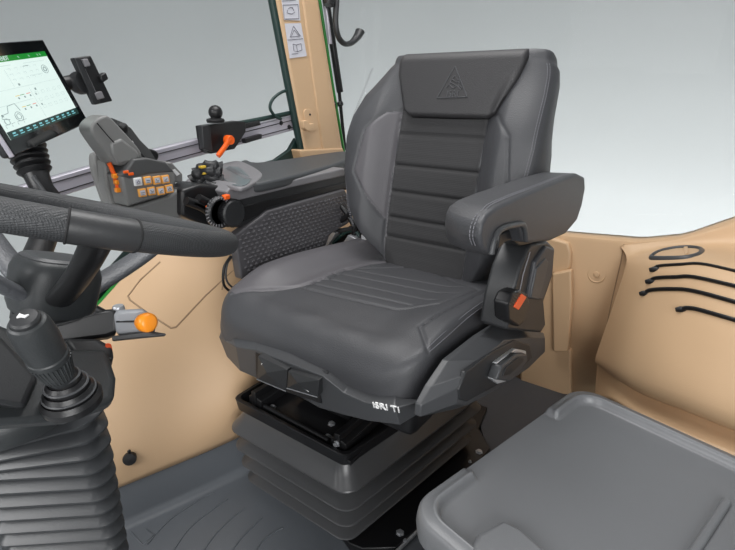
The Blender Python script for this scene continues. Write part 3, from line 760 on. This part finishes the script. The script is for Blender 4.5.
for i in range(5):
    for j in range(3): L.append(ln([(.40+.085*i-.01,.17+.07*j),(.40+.085*i+.025,.17+.07*j),(.40+.085*i+.025,.195+.07*j)],.0004))
for i in range(5):
    for j in range(3): L.append(ln([(.56+.085*i,.52+.10*j),(.60+.085*i,.52+.10*j),(.60+.085*i,.56+.10*j),(.56+.085*i,.56+.10*j),(.56+.085*i,.52+.10*j)],.0003))
link('screen_lines', join(L), 'scrlight', scn)
for r_ in ((.60,.16,.67,.168),(.03,.30,.10,.306),(.42,.37,.44,.40),(.05,.69,.07,.72),(.02,.50,.12,.505),(.58,.47,.60,.50)): link('screen_mark', rect(*r_), 'scrline', scn)
for k in range(4):
    link('screen_icon', rect(.33+.075*k,.54,.345+.075*k,.565), 'scrline', scn); link('screen_icon', rect(.33+.075*k,.69,.345+.075*k,.715), 'scrline', scn)
    link('screen_field', ln([(.03+.07*k,.86),(.03+.07*k,.82),(.07+.07*k,.82)],.0004), 'scrline', scn)
# machine pictogram (plain tractor outline) and dial
cir = lambda a, b, r, n=16: [(a+r*math.cos(2*PI*k/n)*.69, b+r*math.sin(2*PI*k/n)) for k in range(n+1)]
L = [ln(cir(.22,.765,.060)), ln(cir(.22,.765,.035)), ln(cir(.07,.785,.038)), ln([(.11,.77),(.04,.74),(.05,.70),(.13,.69),(.16,.61),(.25,.60),(.27,.70)]), ln(cir(.86,.25,.06)), ln(cir(.86,.25,.03),.001)]
link('tractor_pictogram', join(L), 'scrline', scn)
for m_, a in (('scryel',.31),('scrgreen',.37),('scrred',.45)): link('colour_bar', join([rect(a,.515,a+.05,.522), rect(a,.665,a+.05,.672)]), m_, scn)
# gaiter and post
gA, gB = at(25,146,0,-1.10), at(36,174,0,-1.075); ax = gB-gA; Lg = ax.length; prof = []
for k in range(5):
    f = k/5; prof += [(.028-.002*f*3, f*Lg), (.036-.007*f, (f+.06)*Lg), (.035-.007*f, (f+.10)*Lg), (.025, (f+.17)*Lg)]
prof.append((.024, Lg))
lathe('gaiter', [(.02,-.02)]+prof, gA, ax, 'black', dt, 28)
tube('post', smooth([gB-ax*.1, at(42,188,0,-1.06), at(52,205,0,-1.05), at(46,232,0,-1.0), at(34,262,0,-.93)], 6), [.023,.020,.021,.022,.022], 'black', dt, seg=14)
tube('post_rib', [at(33,176,0,-1.05), at(43,190,0,-1.04), at(52,202,0,-1.03)], .004, 'trim', dt, seg=8)
# phone holder
ph = thing('phone_holder', 'small black clamp-type phone holder beside the large touchscreen', 'phone holder', tuple(at(92,100,0,-1.24)))
hx = -1.235
prism('back_plate', sx(hx, [(73,58),(91,55.5),(113,101),(95,105)]), (-.018,0,0), 'black', ph, .003)
prism('side_rail', sx(hx+.008, [(74,58),(80,57),(101,103),(95,105)]), (-.016,0,0), 'trimd', ph, .002)
for q in (((83,59),(88,58.5),(91,66),(85,67)), ((95,93),(102,91),(105,98),(98,100))): prism('rubber_pad', sx(hx+.012, q), (-.014,0,0), 'rimgrey', ph, .002)
prism('side_clip', sx(hx+.016, [(100,76),(106,72),(109,79),(103,83)]), (-.02,0,0), 'black', ph, .003)
tube('spring_rail', sx(hx+.004, [(84,68),(96,94)]), .002, 'rimgrey', ph, seg=6)
tube('holder_arm', sx(hx-.02, [(64,84),(74,82),(86,82)]), .016, 'black', ph, seg=14)
lathe('swivel', [(.022,-.012),(.025,-.004),(.025,.004),(.022,.012)], at(80,83,0,hx-.015), (1,.3,.1), 'trimd', ph, 24)

# ================================================================== STEERING WHEEL
WC = Vector((-.645,.26,.98)); th = math.radians(20)
wn = Vector((0, math.sin(th), math.cos(th))); wa = Vector((1,0,0)); wb = wn.cross(wa)
def wp(ang, r=.189, h=0): a = math.radians(ang); return WC+(wa*math.cos(a)+wb*math.sin(a))*r+wn*h
sw = thing('steering_wheel', 'black steering wheel with textured rim in the left foreground', 'steering wheel', tuple(WC-wn*.13))
def torus_arc(a0, a1, r, n=60, fl=1.12):
    closed = (a1-a0) >= 360
    pts = [wp(a0+(a1-a0)*k/n) for k in range(n+(0 if closed else 1))]
    return tube_me(pts, r, closed, 28, fl, wn)
link('rim', torus_arc(0, 360, .0155, 160), 'softgrip', sw)
for a in (-15, 195, 285):
    link('rim_patch', torus_arc(a-8.5, a+8.5, .0162, 16), 'smoothgrip', sw)
    mes = [tube_me([wp(a+s*8.6)+ (wn*math.cos(t)+(wp(a+s*8.6)-WC).normalized()*math.sin(t)*1.12)*.0161 for t in [2*PI*k/24 for k in range(24)]], .0012, True, seg=6) for s in (-1,1)]
    for m_ in mes: link('rim_joint', m_, 'seam', sw)
hb0 = WC-wn*.118
rings = []
def sq(r, h, c, n=40, p=3.2, asx=1.0):
    out = []
    for k in range(n):
        t = 2*PI*k/n; ct, st = math.cos(t), math.sin(t); q = (abs(ct)**p+abs(st)**p)**(-1/p)
        out.append(c+wa*(r*q*ct*asx)+wb*(r*q*st)+wn*h)
    return out
rings = [sq(r, h, hb0) for r, h in ((.034,-.012),(.040,-.006),(.044,.005),(.045,.025),(.045,.045),(.042,.055),(.038,.060),(.02,.062))]
hb = loft('hub', rings, 'cowl', sw, True, 60)
rings = [sq(r, h, hb0) for r, h in ((.037,.058),(.038,.061),(.034,.064),(.01,.065))]
loft('hub_cap', rings, 'trim', sw, True, 30)
lathe('hub_ring', [(.038,-.018),(.040,-.016),(.040,-.008),(.038,-.006)], hb0, wn, 'black', sw, 40)
for a, m_, lb in ((-15,'black',None),(105,'spoke','grey spoke'),(195,'spoke','grey spoke'),(285,'spoke','grey spoke')):
    pts = smooth([hb0+(wp(a,.028,0)-WC)+wn*.012, hb0+(wp(a,.075,0)-WC)+wn*.035, hb0+(wp(a,.14,0)-WC)+wn*.075, wp(a,.182)-wn*.006], 6)
    tube('spoke', pts, [.015,.0145,.014,.015] if a == -15 else [.020,.019,.018,.016], m_, sw, seg=14, flat=.45 if m_ == 'spoke' else .6, upv=(wa*-math.sin(math.radians(a))+wb*math.cos(math.radians(a))), label=lb)

# ================================================================== STEERING COLUMN
cc = thing('steering_column', 'dark steering column with cowl and tall ribbed rubber bellows at the left edge', 'steering column', (-.645,.18,0))
AXc = Vector((-.66,.15,0))
def rsq(rx, ry, z, c=AXc, n=64, p=3.0, rot=0, tilt=(0,0)):
    out = []
    for k in range(n):
        t = 2*PI*k/n; ct, st = math.cos(t), math.sin(t); q = (abs(ct)**p+abs(st)**p)**(-1/p)
        x, y = rx*q*ct, ry*q*st; x, y = x*math.cos(rot)-y*math.sin(rot), x*math.sin(rot)+y*math.cos(rot)
        out.append(Vector((c.x+x, c.y+y, z+tilt[0]*x+tilt[1]*y)))
    return out
bd, bs = Vector((-.756,-.655,0)), Vector((-.955,.297,0)); b1 = Vector((-.548,.214,0))
def rpoly(e, r=.022, n=10):
    q = [b1, b1+bs*.12, b1+bs*.12+bd*.17, b1+bd*.17]; c0 = sum(q, Vector())/4; out = []
    for i in range(4):
        p0, p, p1 = q[i-1], q[i], q[(i+1) % 4]; a = (p0-p).normalized(); b = (p1-p).normalized(); ha = a.angle(b)/2
        c = p+(a+b).normalized()*(r/math.sin(ha)); R = r+e; A = p+a*(r/math.tan(ha)); B = p+b*(r/math.tan(ha))
        a0 = math.atan2(A.y-c.y, A.x-c.x); a1 = math.atan2(B.y-c.y, B.x-c.x); da = (a1-a0+PI) % (2*PI)-PI
        for k in range(n+1): t = a0+da*k/n; out.append(Vector((c.x+R*math.cos(t), c.y+R*math.sin(t), 0)))
    return out
BC = b1+bs*.06+bd*.085; nl = 24; z = .757; lev = []
for k in range(nl):
    w_ = .007-.0009*min(k, 12)
    lev += [(z, w_-.0125, k), (z-.0065, w_-.0125, k), (z-.009, w_-.009, k), (z-.014, w_-.003, k), (z-.0175, w_, k), (z-.0200, w_, k), (z-.0215, w_-.003, k), (z-.0218, w_-.0125, k)]
    z -= .0225 if k < 20 else .02
rings = []
for zz, e, k in lev:
    tl = max(0, (3-k))*.09
    rings.append([Vector((p.x, p.y, zz+tl*((p-BC).x*.75+(p-BC).y*.65-.07))) for p in rpoly(e)])
loft('column_bellows', rings, 'rubber2', cc, True, 30)
loft('column_foot', [rsq(.05,.05,z+.01,c=BC), rsq(.05,.05,0,c=BC)], 'black', cc)
# cowl
rings = [rsq(.070,.070,.752,rot=.6,p=2.4), rsq(.088,.088,.755,rot=.6,p=2.4), rsq(.092,.092,.768,rot=.6,p=2.6,tilt=(0,.05)), rsq(.090,.090,.785,rot=.6,p=2.8,tilt=(0,.05)), rsq(.082,.080,.802,rot=.6,p=2.8,tilt=(0,.1)), rsq(.056,.056,.812,c=AXc+Vector((.01,.05,0))), rsq(.042,.042,.825, c=AXc+Vector((.012,.065,0))), rsq(.036,.036,.838,c=AXc+Vector((.012,.068,0)))]
cw = loft('column_cowl', rings, 'cowl', cc, True, 40); 
# shift-lever panel on the near side of the cowl
def ap(q, d):  # point along the pixel ray at distance d from the lens
    r_ = ray(*q); return CAM+r_.normalized()*d
def pv(q, k=.05, dz=-.01): return ray(*q).normalized()*k+Vector((0,0,dz))
shf = prism('cowl_panel', [ap(q, d) for q, d in (((-60,300),.50),((60,350),.50),((106,348),.52),((116,378),.50),((114,402),.49),((60,421),.46),((-60,430),.43))], pv((70,370),.06,-.01), 'cowl', cc, .006, 3)
prism('panel_step', [ap(q, d) for q, d in (((62,338),.54),((98,338),.55),((113,346),.54),((114,362),.53),((74,356),.52))], pv((70,370),.05), 'trimd', cc, .006, 3)
prism('panel_wedge', [ap(q, d) for q, d in (((-60,300),.47),((-4,332),.47),((38,376),.455),((24,408),.44),((-60,395),.42))], pv((20,370),.05), 'trimd', cc, .004, 3)
# joystick with button and boot
ja, jb = ap((67,388), .445), ap((26,321), .395)
jx = (jb-ja); JL = jx.length; jx.normalize()
jk = thing('gear_joystick', 'stubby black joystick with a white-symbol button and ribbed boot on the column', 'joystick', tuple(ja))
lathe('grip', [(.008,.010),(.0095,.014),(.0115,JL*.30),(.0132,JL*.46),(.0138,JL*.50),(.0138,JL*.53),(.0130,JL*.545),(.0140,JL*.75),(.0130,JL*.93),(.0115,JL*.985),(.0100,JL*1.0),(.001,JL*1.0)], ja, jx, 'cowl', jk, 40)
mes = [tube_me([ja+jx*(.016)+frv*.0098, ja+jx*(JL*.47)+frv*.0134], .0008, seg=5) for frv in [(frame_of(jx)[1]*math.cos(2*PI*k/30)+frame_of(jx)[2]*math.sin(2*PI*k/30)) for k in range(30)]]
link('grip_ribs', join(mes), 'cowl', jk)
tp = ja+jx*JL
lathe('top_button', [(.0095,-.003),(.0092,.002),(.008,.0035),(.001,.0045)], tp, jx, 'trimd', jk, 32)
toc = (CAM-tp).normalized(); su = rt - jx*rt.dot(jx); su.normalize(); sv = jx.cross(su)
if sv.dot(up) < 0: sv = -sv
P = [tp+jx*.0052+su*(a*.0009)+sv*(b*.0009) for a, b in ((-3.6,-2.0),(-1.5,-1.2),(2.2,-1.6),(3.6,1.6),(1.0,.6),(-1.5,1.4),(-3.4,2.2))]
prism('button_symbol', P, jx*-.001, 'white', jk, 0)
bp0 = ja - jx*.004
bx_ = (jx+Vector((0,0,1.2))).normalized()
prof = [(.021,-.012),(.0215,-.006),(.0195,-.002),(.018,-.003),(.018,.001),(.016,.004),(.0145,.003),(.0145,.008),(.012,.011),(.0108,.010),(.0105,.016),(.0085,.020),(.001,.021)]
lathe('boot', prof, bp0, bx_, 'black', jk, 40)
mes = [lathe_me([(r,h-.0008),(r+.0009,h),(r,h+.0008)], bp0, bx_, 40) for r, h in ((.0182,.000),(.0148,.0075),(.0108,.015))]
link('boot_rings', join(mes), 'trim', jk)
# reversing lever with orange roller
rl = thing('reverser_lever', 'flat lever with silver tip and orange thumb roller left of the seat', 'lever', tuple(ap((60,345), .56)))
a0 = [ap(q, d) for q, d in (((45,326),.585),((80,318),.58),((106,309),.565),((116,308),.56),((117,333),.56),((108,337),.565),((60,343),.585))]
prism('lever_arm', a0, pv((90,325),.03,-.004), 'black', rl, .004, 3)
a1 = [ap(q, d) for q, d in (((113,311),.556),((120,309),.552),((142,308),.538),((150,312),.536),((157,332),.538),((116,334.5),.556))]
tpn = prism('lever_tip', a1, pv((135,320),.03,-.004), 'lever', rl, .005, 4)
prism('tip_seam', [ap(q, d-.002) for q, d in (((116,321.5),.556),((137,321),.542),((137,322.2),.542),((116,322.7),.556))], Vector((-.001,.001,0)), 'seam', tpn, 0)
prism('tip_blade', [ap(q, d) for q, d in (((112,336),.556),((150,331),.536),((166,333.5),.528),((166,335.5),.528),((140,338),.54),((112,341),.556))], pv((140,335),.03,-.001), 'trimd', rl, .001)
rc = ap((147,322.5), .528)
lathe('thumb_roller', [(.001,.006),(.006,.006),(.009,.004),(.0098,0),(.009,-.006),(.006,-.012),(.001,-.012)], rc, (CAM-rc).normalized()*.6+rt*.6, 'amber', rl, 28, ang=80)
prism('roller_tab', [ap(q, .525) for q in ((138,318),(144,317),(144,327),(138,328))], Vector((-.006,.01,0)), 'amber', rl, .001)
lathe('tip_button', [(.006,-.01),(.006,.004),(.005,.006),(.001,.006)], ap((119,311), .57), (0,0,1), 'steel', rl, 20)
lathe('warning_light', [(.004,-.006),(.004,.0),(.003,.0015),(.001,.0015)], ap((107,346), .545), (0,0,1), 'buckle', cc, 14)
# small black stop beyond the column
stp = tube('door_stop', [at(88,308,0,-1.15), at(96,313,0,-1.13), at(104,316,0,-1.12)], [.016,.017,.015], 'black', None, seg=14)
tag(stp, 'short black rubber stop at the edge of the tan side panel', 'stop')

# ================================================================== SHELL
# floor with moulded lip
fl_line = [(-1.30,.0),(-1.20,.28),(-1.137,.449),(-1.05,.735),(-1.02,.95),(-1.02,1.3),(-1.04,1.90)]
rows_ = smooth([Vector((x,y,0)) for x, y in fl_line], 5)
rings = []
for p in rows_:
    r_ = [Vector((1.1,p.y,0)), Vector((.2,p.y,0)), Vector((-.4,p.y,0)), Vector((p.x+.05,p.y,0))]
    for k in range(0, 7):
        a = k/6*PI/2*.93; r_.append(Vector((p.x+.020-.028*math.sin(a), p.y, .028*(1-math.cos(a)))))
    r_ += [Vector((p.x-.020,p.y,.118)), Vector((p.x-.024,p.y,.124)), Vector((p.x-.05,p.y,.125))]
    rings.append(r_)
fl = link('floor', loft_me(rings, False, 50, closed_u=False), 'mat_', None); struct(fl); solid(fl, .02, 1)
mes = []
for q in ([(147,545),(170,520),(200,500),(215,492)], [(170,556),(190,528),(215,508),(228,499)], [(198,560),(215,535),(236,515),(246,508)], [(225,562),(240,540),(256,524),(262,518)], [(250,560),(262,542),(275,532),(283,528)]):
    mes.append(tube_me([p for p in smooth(Z(.0005, *q), 6)], .0018, seg=6))
q = Z(.0005, (131,532),(143,545),(154,535),(146,529)); mes.append(tube_me(q, .0014, False, seg=6))
link('floor_ribs', join(mes), 'mat_', fl)['kind'] = 'structure'
dm = prism('rear_floor_mat', [Vector((-.75,1.785,.002)), Vector((-.10,1.785,.002)), Vector((.4,1.6,.002)), Vector((.5,.3,.002)), Vector((-.36,.6,.002)), Vector((-.40,1.0,.002)), Vector((-.50,1.35,.002)), Vector((-.60,1.50,.002))], (0,0,.010), 'matd', None, .003)
tag(dm, 'dark ribless floor mat between the seat base and the grey storage box', 'mat')
tube('steel_strip', [at(392,556,2,.02), at(425,524,2,.02)], .008, 'steel', dm, seg=8, flat=.5)
tube('steel_strip', [at(466,481,2,.02), at(493,456,2,.02)], .008, 'steel', dm, seg=8, flat=.5)

# right-hand tan side trim: loft from mat lip to window line
ysr = [-.2,.2,.45,.60,.765,.95,1.15,1.35,1.6,1.9]
def lipx(y): return interp(y, [p.y for p in rows_], [p.x for p in rows_])-.022
ztop = lambda y: interp(y, [-.2,.2,.45,.56,.765,1.0,1.3,1.9],[.05,.25,.40,.515,.66,.76,.83,.83])
rings = []
for y in [ -.2+2.1*k/60 for k in range(61)]:
    xb = lipx(y); zt = max(ztop(y), .20); r_ = []
    for k in range(25):
        f = k/24; x = xb+(-1.38-xb)*(f**1.15)
        bul = .05*math.sin(PI*f)*sstep(1.25,.85,y)
        bul += .055*math.sin(PI*min(1,f*1.2))*math.exp(-((y-(.98-.25*(1-f)))/.10)**2)
        r_.append(Vector((x+bul, y, .122+(zt-.122)*f)))
    r_ += [Vector((-1.385,y,zt+.003)), Vector((-1.40,y,zt-.01))]
    rings.append(r_)
wr_ = link('wall_right', loft_me(rings, False, 50, closed_u=False), 'tan', None); struct(wr_); solid(wr_, .012, 0)
dg = bpy.context.evaluated_depsgraph_get()
from mathutils.bvhtree import BVHTree
def bvh_of(o):
    me = o.data; return BVHTree.FromPolygons([v.co+o.location for v in me.vertices], [tuple(p.vertices) for p in me.polygons])
BW = bvh_of(wr_)
def onwall(b, q, lift=.004):
    d = ray(*q).normalized(); h = b.ray_cast(CAM, d)
    return (h[0]-d*lift) if h[0] else None
def onpoly(b, pts, lift=.004, n=6):
    out = []
    for i in range(len(pts)-1):
        for k in range(n):
            f = k/n; q = (pts[i][0]+(pts[i+1][0]-pts[i][0])*f, pts[i][1]+(pts[i+1][1]-pts[i][1])*f)
            p = onwall(b, q, lift)
            if p: out.append(p)
    p = onwall(b, pts[-1], lift)
    if p: out.append(p)
    return out
sm = []
for q in ([(160,262),(140,280),(128,296),(130,300),(150,315),(171,328),(176,327),(205,296),(236,268)], [(235,250),(225,268),(222,290)]):
    p = onpoly(BW, q, .006)
    if len(p) > 2: sm.append(tube_me(p, .0026, seg=6))
o = link('panel_seam', join(sm), 'tand', wr_); o['kind'] = 'structure'
sk = onwall(BW, (130,457), 0); skn = Vector((.8,-.5,.25))
cp_ = lathe('socket_cap', [(.017,-.010),(.0175,.002),(.016,.006),(.001,.008)], sk+skn.normalized()*.012, skn, 'black', None, 24)
tag(cp_, 'round black socket cap with tab on the tan side panel', 'socket cap')
box('cap_tab', sk+skn.normalized()*.014+Vector((-.002,.004,.020)), (.006,.008,.012), 'black', cp_, .002)
# green painted outer frame along the right window sill
gl_ = [Vector((-1.39, y, max(ztop(y), .20)+.004)) for y in [-.1+.07*k for k in range(29)]]
gt = tube('trim_1', gl_, .009, 'green', None, seg=10); struct(gt)
gt2 = tube('trim_2', [p+Vector((-.025,-.02,.006)) for p in gl_], .022, 'dgreen', None, seg=10); struct(gt2)

# rear wall
def RW(pts, y=1.80): return Y(y, *pts)
sill = [(-1.45,.66),(-1.0,.625),(-.6,.622),(-.49,.624),(-.20,.646),(-.08,.68),(.035,.753),(.20,.88),(.40,1.08)]
rings = []
for k in range(61):
    x = -1.45+1.85*k/60; zt = interp(x, [a for a, b in sill], [b for a, b in sill])
    rings.append([Vector((x,1.80,0)), Vector((x,1.80,zt*.5)), Vector((x,1.80,zt-.012)), Vector((x,1.803,zt-.003)), Vector((x,1.812,zt)), Vector((x,1.86,zt))])
wre = link('wall_rear', loft_me(rings, False, 40, closed_u=False), 'tan', None); struct(wre); solid(wre, .012, 0)
gt3 = tube('trim_3', [Vector((a,1.845,b+.001)) for a, b in sill], .005, 'green', None, seg=8); struct(gt3)
pc = prism('rear_corner_panel', Y(1.775, (548,237),(568,243),(571,252),(570,268),(564,275),(562,345),(571,350),(571,395),(520,395),(520,237)), (0,.03,0), 'tan', None, .008, 3)
tag(pc, 'recessed tan corner trim right behind the seat armrest', 'trim panel')
prism('storage_pocket', Y(1.75, (552,274),(571,270),(572,300),(568,352),(553,352)), (0,.03,0), 'tan', pc, .006, 3)
# round plug
pq = at(597,274,1,1.80)
lp = lathe('round_plug', [(.034,.0),(.034,.004),(.028,.007),(.024,.003),(.012,.004),(.009,.010),(.001,.011)], pq, (0,-1,.05), 'tan', None, 32); tag(lp, 'round tan plug in the rear wall panel', 'plug')
gvs = onpoly(bvh_of(wre), [(624,244),(621,262),(612,300),(606,330)], .004)
if len(gvs) > 2: link('panel_seam', tube_me(gvs, .003, seg=6), 'tand', wre)['kind'] = 'structure'
# left wheel-arch cover
def colm(pts): return [at(x, y, 1, d) for x, y, d in pts]
cols = [
 colm([(622,246,1.79),(628,256,1.76),(627,268,1.72),(617,300,1.69),(604,338,1.66),(597,360,1.645),(599,366,1.68),(596,400,1.66)]),
 colm([(650,243,1.79),(651,252,1.76),(648,263,1.66),(635,300,1.60),(624,338,1.54),(616,372,1.50),(618,379,1.56),(612,400,1.50)]),
 colm([(676,240,1.79),(676,249,1.76),(672,262,1.62),(663,300,1.54),(654,338,1.47),(645,388,1.42),(646,395,1.49),(640,416,1.40)]),
 colm([(705,232,1.79),(705,247,1.76),(702,264,1.58),(697,300,1.49),(692,345,1.42),(688,404,1.36),(688,411,1.43),(682,436,1.34)]),
 colm([(735,221,1.79),(737,247,1.75),(738,268,1.54),(738,305,1.45),(737,355,1.38),(737,423,1.32),(737,430,1.39),(735,458,1.30)]),
 colm([(790,190,1.79),(790,245,1.72),(792,272,1.50),(794,310,1.42),(795,368,1.35),(796,444,1.29),(796,451,1.36),(796,485,1.28)]),
]
rows8 = [smooth([c[i] for c in cols], 6) for i in range(8)]
tr_ = [smooth([rows8[i][k] for i in range(8)], 5) for k in range(len(rows8[0]))]
# left flank going back to the wall
back = [Vector((p.x-.0, 1.80, p.z)) for p in tr_[0]]
fe = link('wall_left', loft_me([back]+tr_, False, 45, closed_u=False), 'tan', None); struct(fe); solid(fe, .012, 0)
BF = bvh_of(fe)
# recessed handle on the ledge
hnd = thing('recess_handle', 'dark oval grab handle frame set into the tan ledge below the rear window', 'handle', tuple(onwall(BF, (678,256), 0) or at(678,256,1,1.7)))
pts = [onwall(BF, q, .008) for q in smooth([Vector((a,b,0)) for a, b in ((652,257),(660,252.5),(676,249),(692,248.5),(702,251),(698,256),(684,259),(664,259.5),(653,259))], 5, True) for q in [(q.x, q.y)]]
pts = [p for p in pts if p]
link('handle_frame', tube_me(pts, .011, True, seg=10, flat=.7), 'trim', hnd)
link('handle_cup', prism_me([p+Vector((0,0,-.0015)) for p in pts], (0,0,-.003)), 'tand', hnd)
prism('latch', [onwall(BF, q, .016) for q in ((683,249),(687,248),(688,255),(684,257))], (0,.01,.006), 'tan', hnd, .002)
# elastic straps
for k, q in enumerate(([(655,269),(659,266),(680,264.5),(702,264),(735,271),(770,280)], [(651,281),(656,278),(676,277),(694,277),(735,286),(770,295)],
                       [(645,293),(651,290),(672,289),(694,291),(735,302),(770,313)], [(682,309),(688,308),(700,310),(735,320),(770,331)])):
    pts = []
    for s_ in smooth([Vector((a,b,0)) for a, b in q], 6):
        p = onwall(BF, (s_.x, s_.y), .012)
        if p: pts.append(p)
    et = ['topmost of four black elastic straps on the tan wheel arch, just below the handle', 'second black elastic strap from the top on the tan wheel arch', 'third black elastic strap from the top on the tan wheel arch', 'lowest and shortest black elastic strap on the tan wheel arch'][k]
    s_ = tube('elastic_strap', pts, .0062, 'black', None, seg=10, flat=.7)
    tag(s_, et, 'strap', 'elastic straps on the wheel arch')
    e = pts[0]; tube('strap_end', [e+Vector((-.014,0,-.006)), e+Vector((-.004,0,-.002)), e+Vector((.012,0,.0))], [.006,.009,.007], 'black', s_, seg=10, flat=.6)

# ================================================================== STORAGE BOX (lower right)
ZB = .50
A, B_, C_ = at(425,520,2,ZB), at(580,388,2,ZB), at(735,464,2,ZB)
ey = (B_-A).normalized(); ex = Vector((ey.y, -ey.x, 0)); O = Vector((B_.x, B_.y, 0))
ex2 = (C_-B_).normalized(); ex = (ex+ex2).normalized()*1.0; ey = Vector((-ex.y, ex.x, 0))
LB = .53; WB = .40
def bxp(a, b, z): return Vector((O.x, O.y, 0))+ex*a-ey*b+Vector((0,0,z))
def rr(w0, w1, l0, l1, r, z, n=8):
    out = []
    for cx_, cy_, a0 in ((w0+r,l0+r,180),(w1-r,l0+r,270),(w1-r,l1-r,0),(w0+r,l1-r,90)):
        for k in range(n+1):
            t = math.radians(a0+90*k/n); out.append(bxp(cx_+r*math.cos(t), cy_+r*math.sin(t), z))
    return out
bx = thing('storage_box', 'large grey plastic storage box with a shallow tray lid in the lower right corner', 'storage box', tuple(bxp(WB/2, LB/2, .0)))
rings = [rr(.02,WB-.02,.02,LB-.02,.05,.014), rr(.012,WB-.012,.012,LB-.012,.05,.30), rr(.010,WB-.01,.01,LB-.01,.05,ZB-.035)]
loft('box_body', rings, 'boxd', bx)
prof = [(0,-.045),(-.006,-.043),(-.008,-.02),(-.006,-.003),(-.003,.003),(.0,.0045),(.010,.0045),(.0125,.0085),(.0155,.010),(.0185,.0085),(.021,.003),(.023,-.004),(.026,-.0075),(.030,-.008),(.05,-.008)]
rings = [rr(i,WB-i,i,LB-i,.050-min(i,.03)*.5,ZB+h) for i, h in prof]
# access notch: the rim drops level with the tray along the middle of the near side
def notch(p):
    d = p-bxp(0,0,0); a, b = d.dot(ex), -d.dot(ey)
    if a < .05:
        f = sstep(.125,.132,b)*sstep(.395,.388,b)
        if p.z > ZB-.008: p.z = p.z+(ZB-.008-p.z)*f
    return p
def dens(r_):
    out = []
    for i in range(len(r_)):
        a, b = r_[i-1], r_[i]; n = max(1, int((b-a).length/.006))
        for k in range(n): out.append(a.lerp(b, k/n))
    return out
N0 = None; rg = []
for r_ in rings:
    L_ = [0]
    for i in range(len(r_)): L_.append(L_[-1]+(r_[(i+1) % len(r_)]-r_[i]).length)
    q = []
    for i in range(len(r_)):
        a, b = r_[i], r_[(i+1) % len(r_)]; n = 90 if (i % 9) == 8 else 1
        for k in range(n): q.append(notch(a.lerp(b, k/n)))
    rg.append(q)
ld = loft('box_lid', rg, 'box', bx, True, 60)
# latch
lt_ = [Z(ZB+.012, (477,534),(503,519),(521,528),(545,549),(560,570),(480,575),(472,545))]
P = [Vector((p.x,p.y,ZB-.012)) for p in lt_[0]]
prism('lid_latch', P, (0,0,.026), 'box', bx, .008, 4)
tube('lid_ridge', [bxp(.315,.12,ZB-.006), bxp(.315,.45,ZB-.006)], .007, 'box', bx, seg=10)

# ================================================================== WINDOWS
def pane(name, pts, t=.004):
    n = (Vector(pts[1])-Vector(pts[0])).cross(Vector(pts[2])-Vector(pts[1])).normalized()
    o = link(name, prism_me(pts, n*t), 'glass', None); struct(o); return o
pane('window_1', [(-1.395,-.2,.10)]+[(-1.395,y,ztop(y)+.01) for y in (.2,.45,.56,.765,1.0,1.50)]+[(-1.395,1.40,1.75),(-1.395,-.2,1.75)])
plan = [(-1.40,1.56,.84),(-1.385,1.70,.80),(-1.33,1.79,.70),(-1.22,1.83,.64),(-1.0,1.84,.625),(-.6,1.84,.622),(-.2,1.84,.645),(-.08,1.84,.68),(.035,1.84,.753),(.20,1.84,.88),(.40,1.84,1.08)]
cvp = smooth([Vector(p) for p in plan], 6)
w2 = link('window_2', loft_me([[p+Vector((0,0,(1.75-p.z)*k/8)) for k in range(9)] for p in cvp], False, 60, closed_u=False), 'glass', None); struct(w2); solid(w2, .004, 0)

# ================================================================== STUDIO COVE, LIGHT
vs, fs = [], []; cx_, cy_ = -.6, .8; NA = 96
pf = [(0,-1.3),(2.2,-1.3),(3.6,-1.3),(4.3,-1.22),(4.8,-1.0),(5.15,-.6),(5.3,0),(5.35,1.0),(5.35,2.5),(5.35,5.0),(5.35,7.0)]
for r_, z_ in pf:
    for k in range(NA): vs.append((cx_+r_*math.cos(2*PI*k/NA), cy_+r_*math.sin(2*PI*k/NA), z_))
n = NA
for i in range(len(pf)-1):
    for k in range(n): fs.append([i*n+k, i*n+(k+1) % n, (i+1)*n+(k+1) % n, (i+1)*n+k])
me = fromdata(vs, fs, 80); cv = link('wall_studio', me, 'studio', None); struct(cv)
def area(name, loc, tgt, sx_, sy_, e, c=(1,1,1)):
    l = bpy.data.lights.new(name, 'AREA'); l.shape = 'RECTANGLE'; l.size = sx_; l.size_y = sy_; l.energy = e; l.color = c
    o = bpy.data.objects.new(name, l); col.objects.link(o); o.location = loc
    o.rotation_euler = (Vector(tgt)-Vector(loc)).to_track_quat('-Z','Y').to_euler(); return o
area('softbox_top', (-.9,1.0,2.7), (-.6,.9,.5), 1.6, 1.0, 38, (1,.99,.98))
area('softbox_door', (1.3,-1.1,1.35), (-.7,.9,.4), 1.3, 1.3, 46)
area('softbox_front', (-.9,-1.6,1.7), (-.7,.9,.4), 1.2, 1.0, 34)
# lights low around the cab that wash the cove
for a, e in ((65,32),(90,31),(115,26),(140,17),(170,8)):
    r_ = 3.7; x, y = cx_+r_*math.cos(math.radians(a)), cy_+r_*math.sin(math.radians(a))
    area('cove_light', (x,y,-1.12), (cx_+5.3*math.cos(math.radians(a)), cy_+5.3*math.sin(math.radians(a)), -.1), 1.6, .5, e, (1,.995,.985))
w = bpy.data.worlds.new('world'); sc.world = w; w.use_nodes = True
w.node_tree.nodes['Background'].inputs[0].default_value = (.95,.97,1,1); w.node_tree.nodes['Background'].inputs[1].default_value = .26
sc.view_settings.view_transform = 'Standard'; sc.view_settings.look = 'None'; sc.view_settings.exposure = .06; sc.view_settings.gamma = 1
sc.view_settings.use_curve_mapping = False
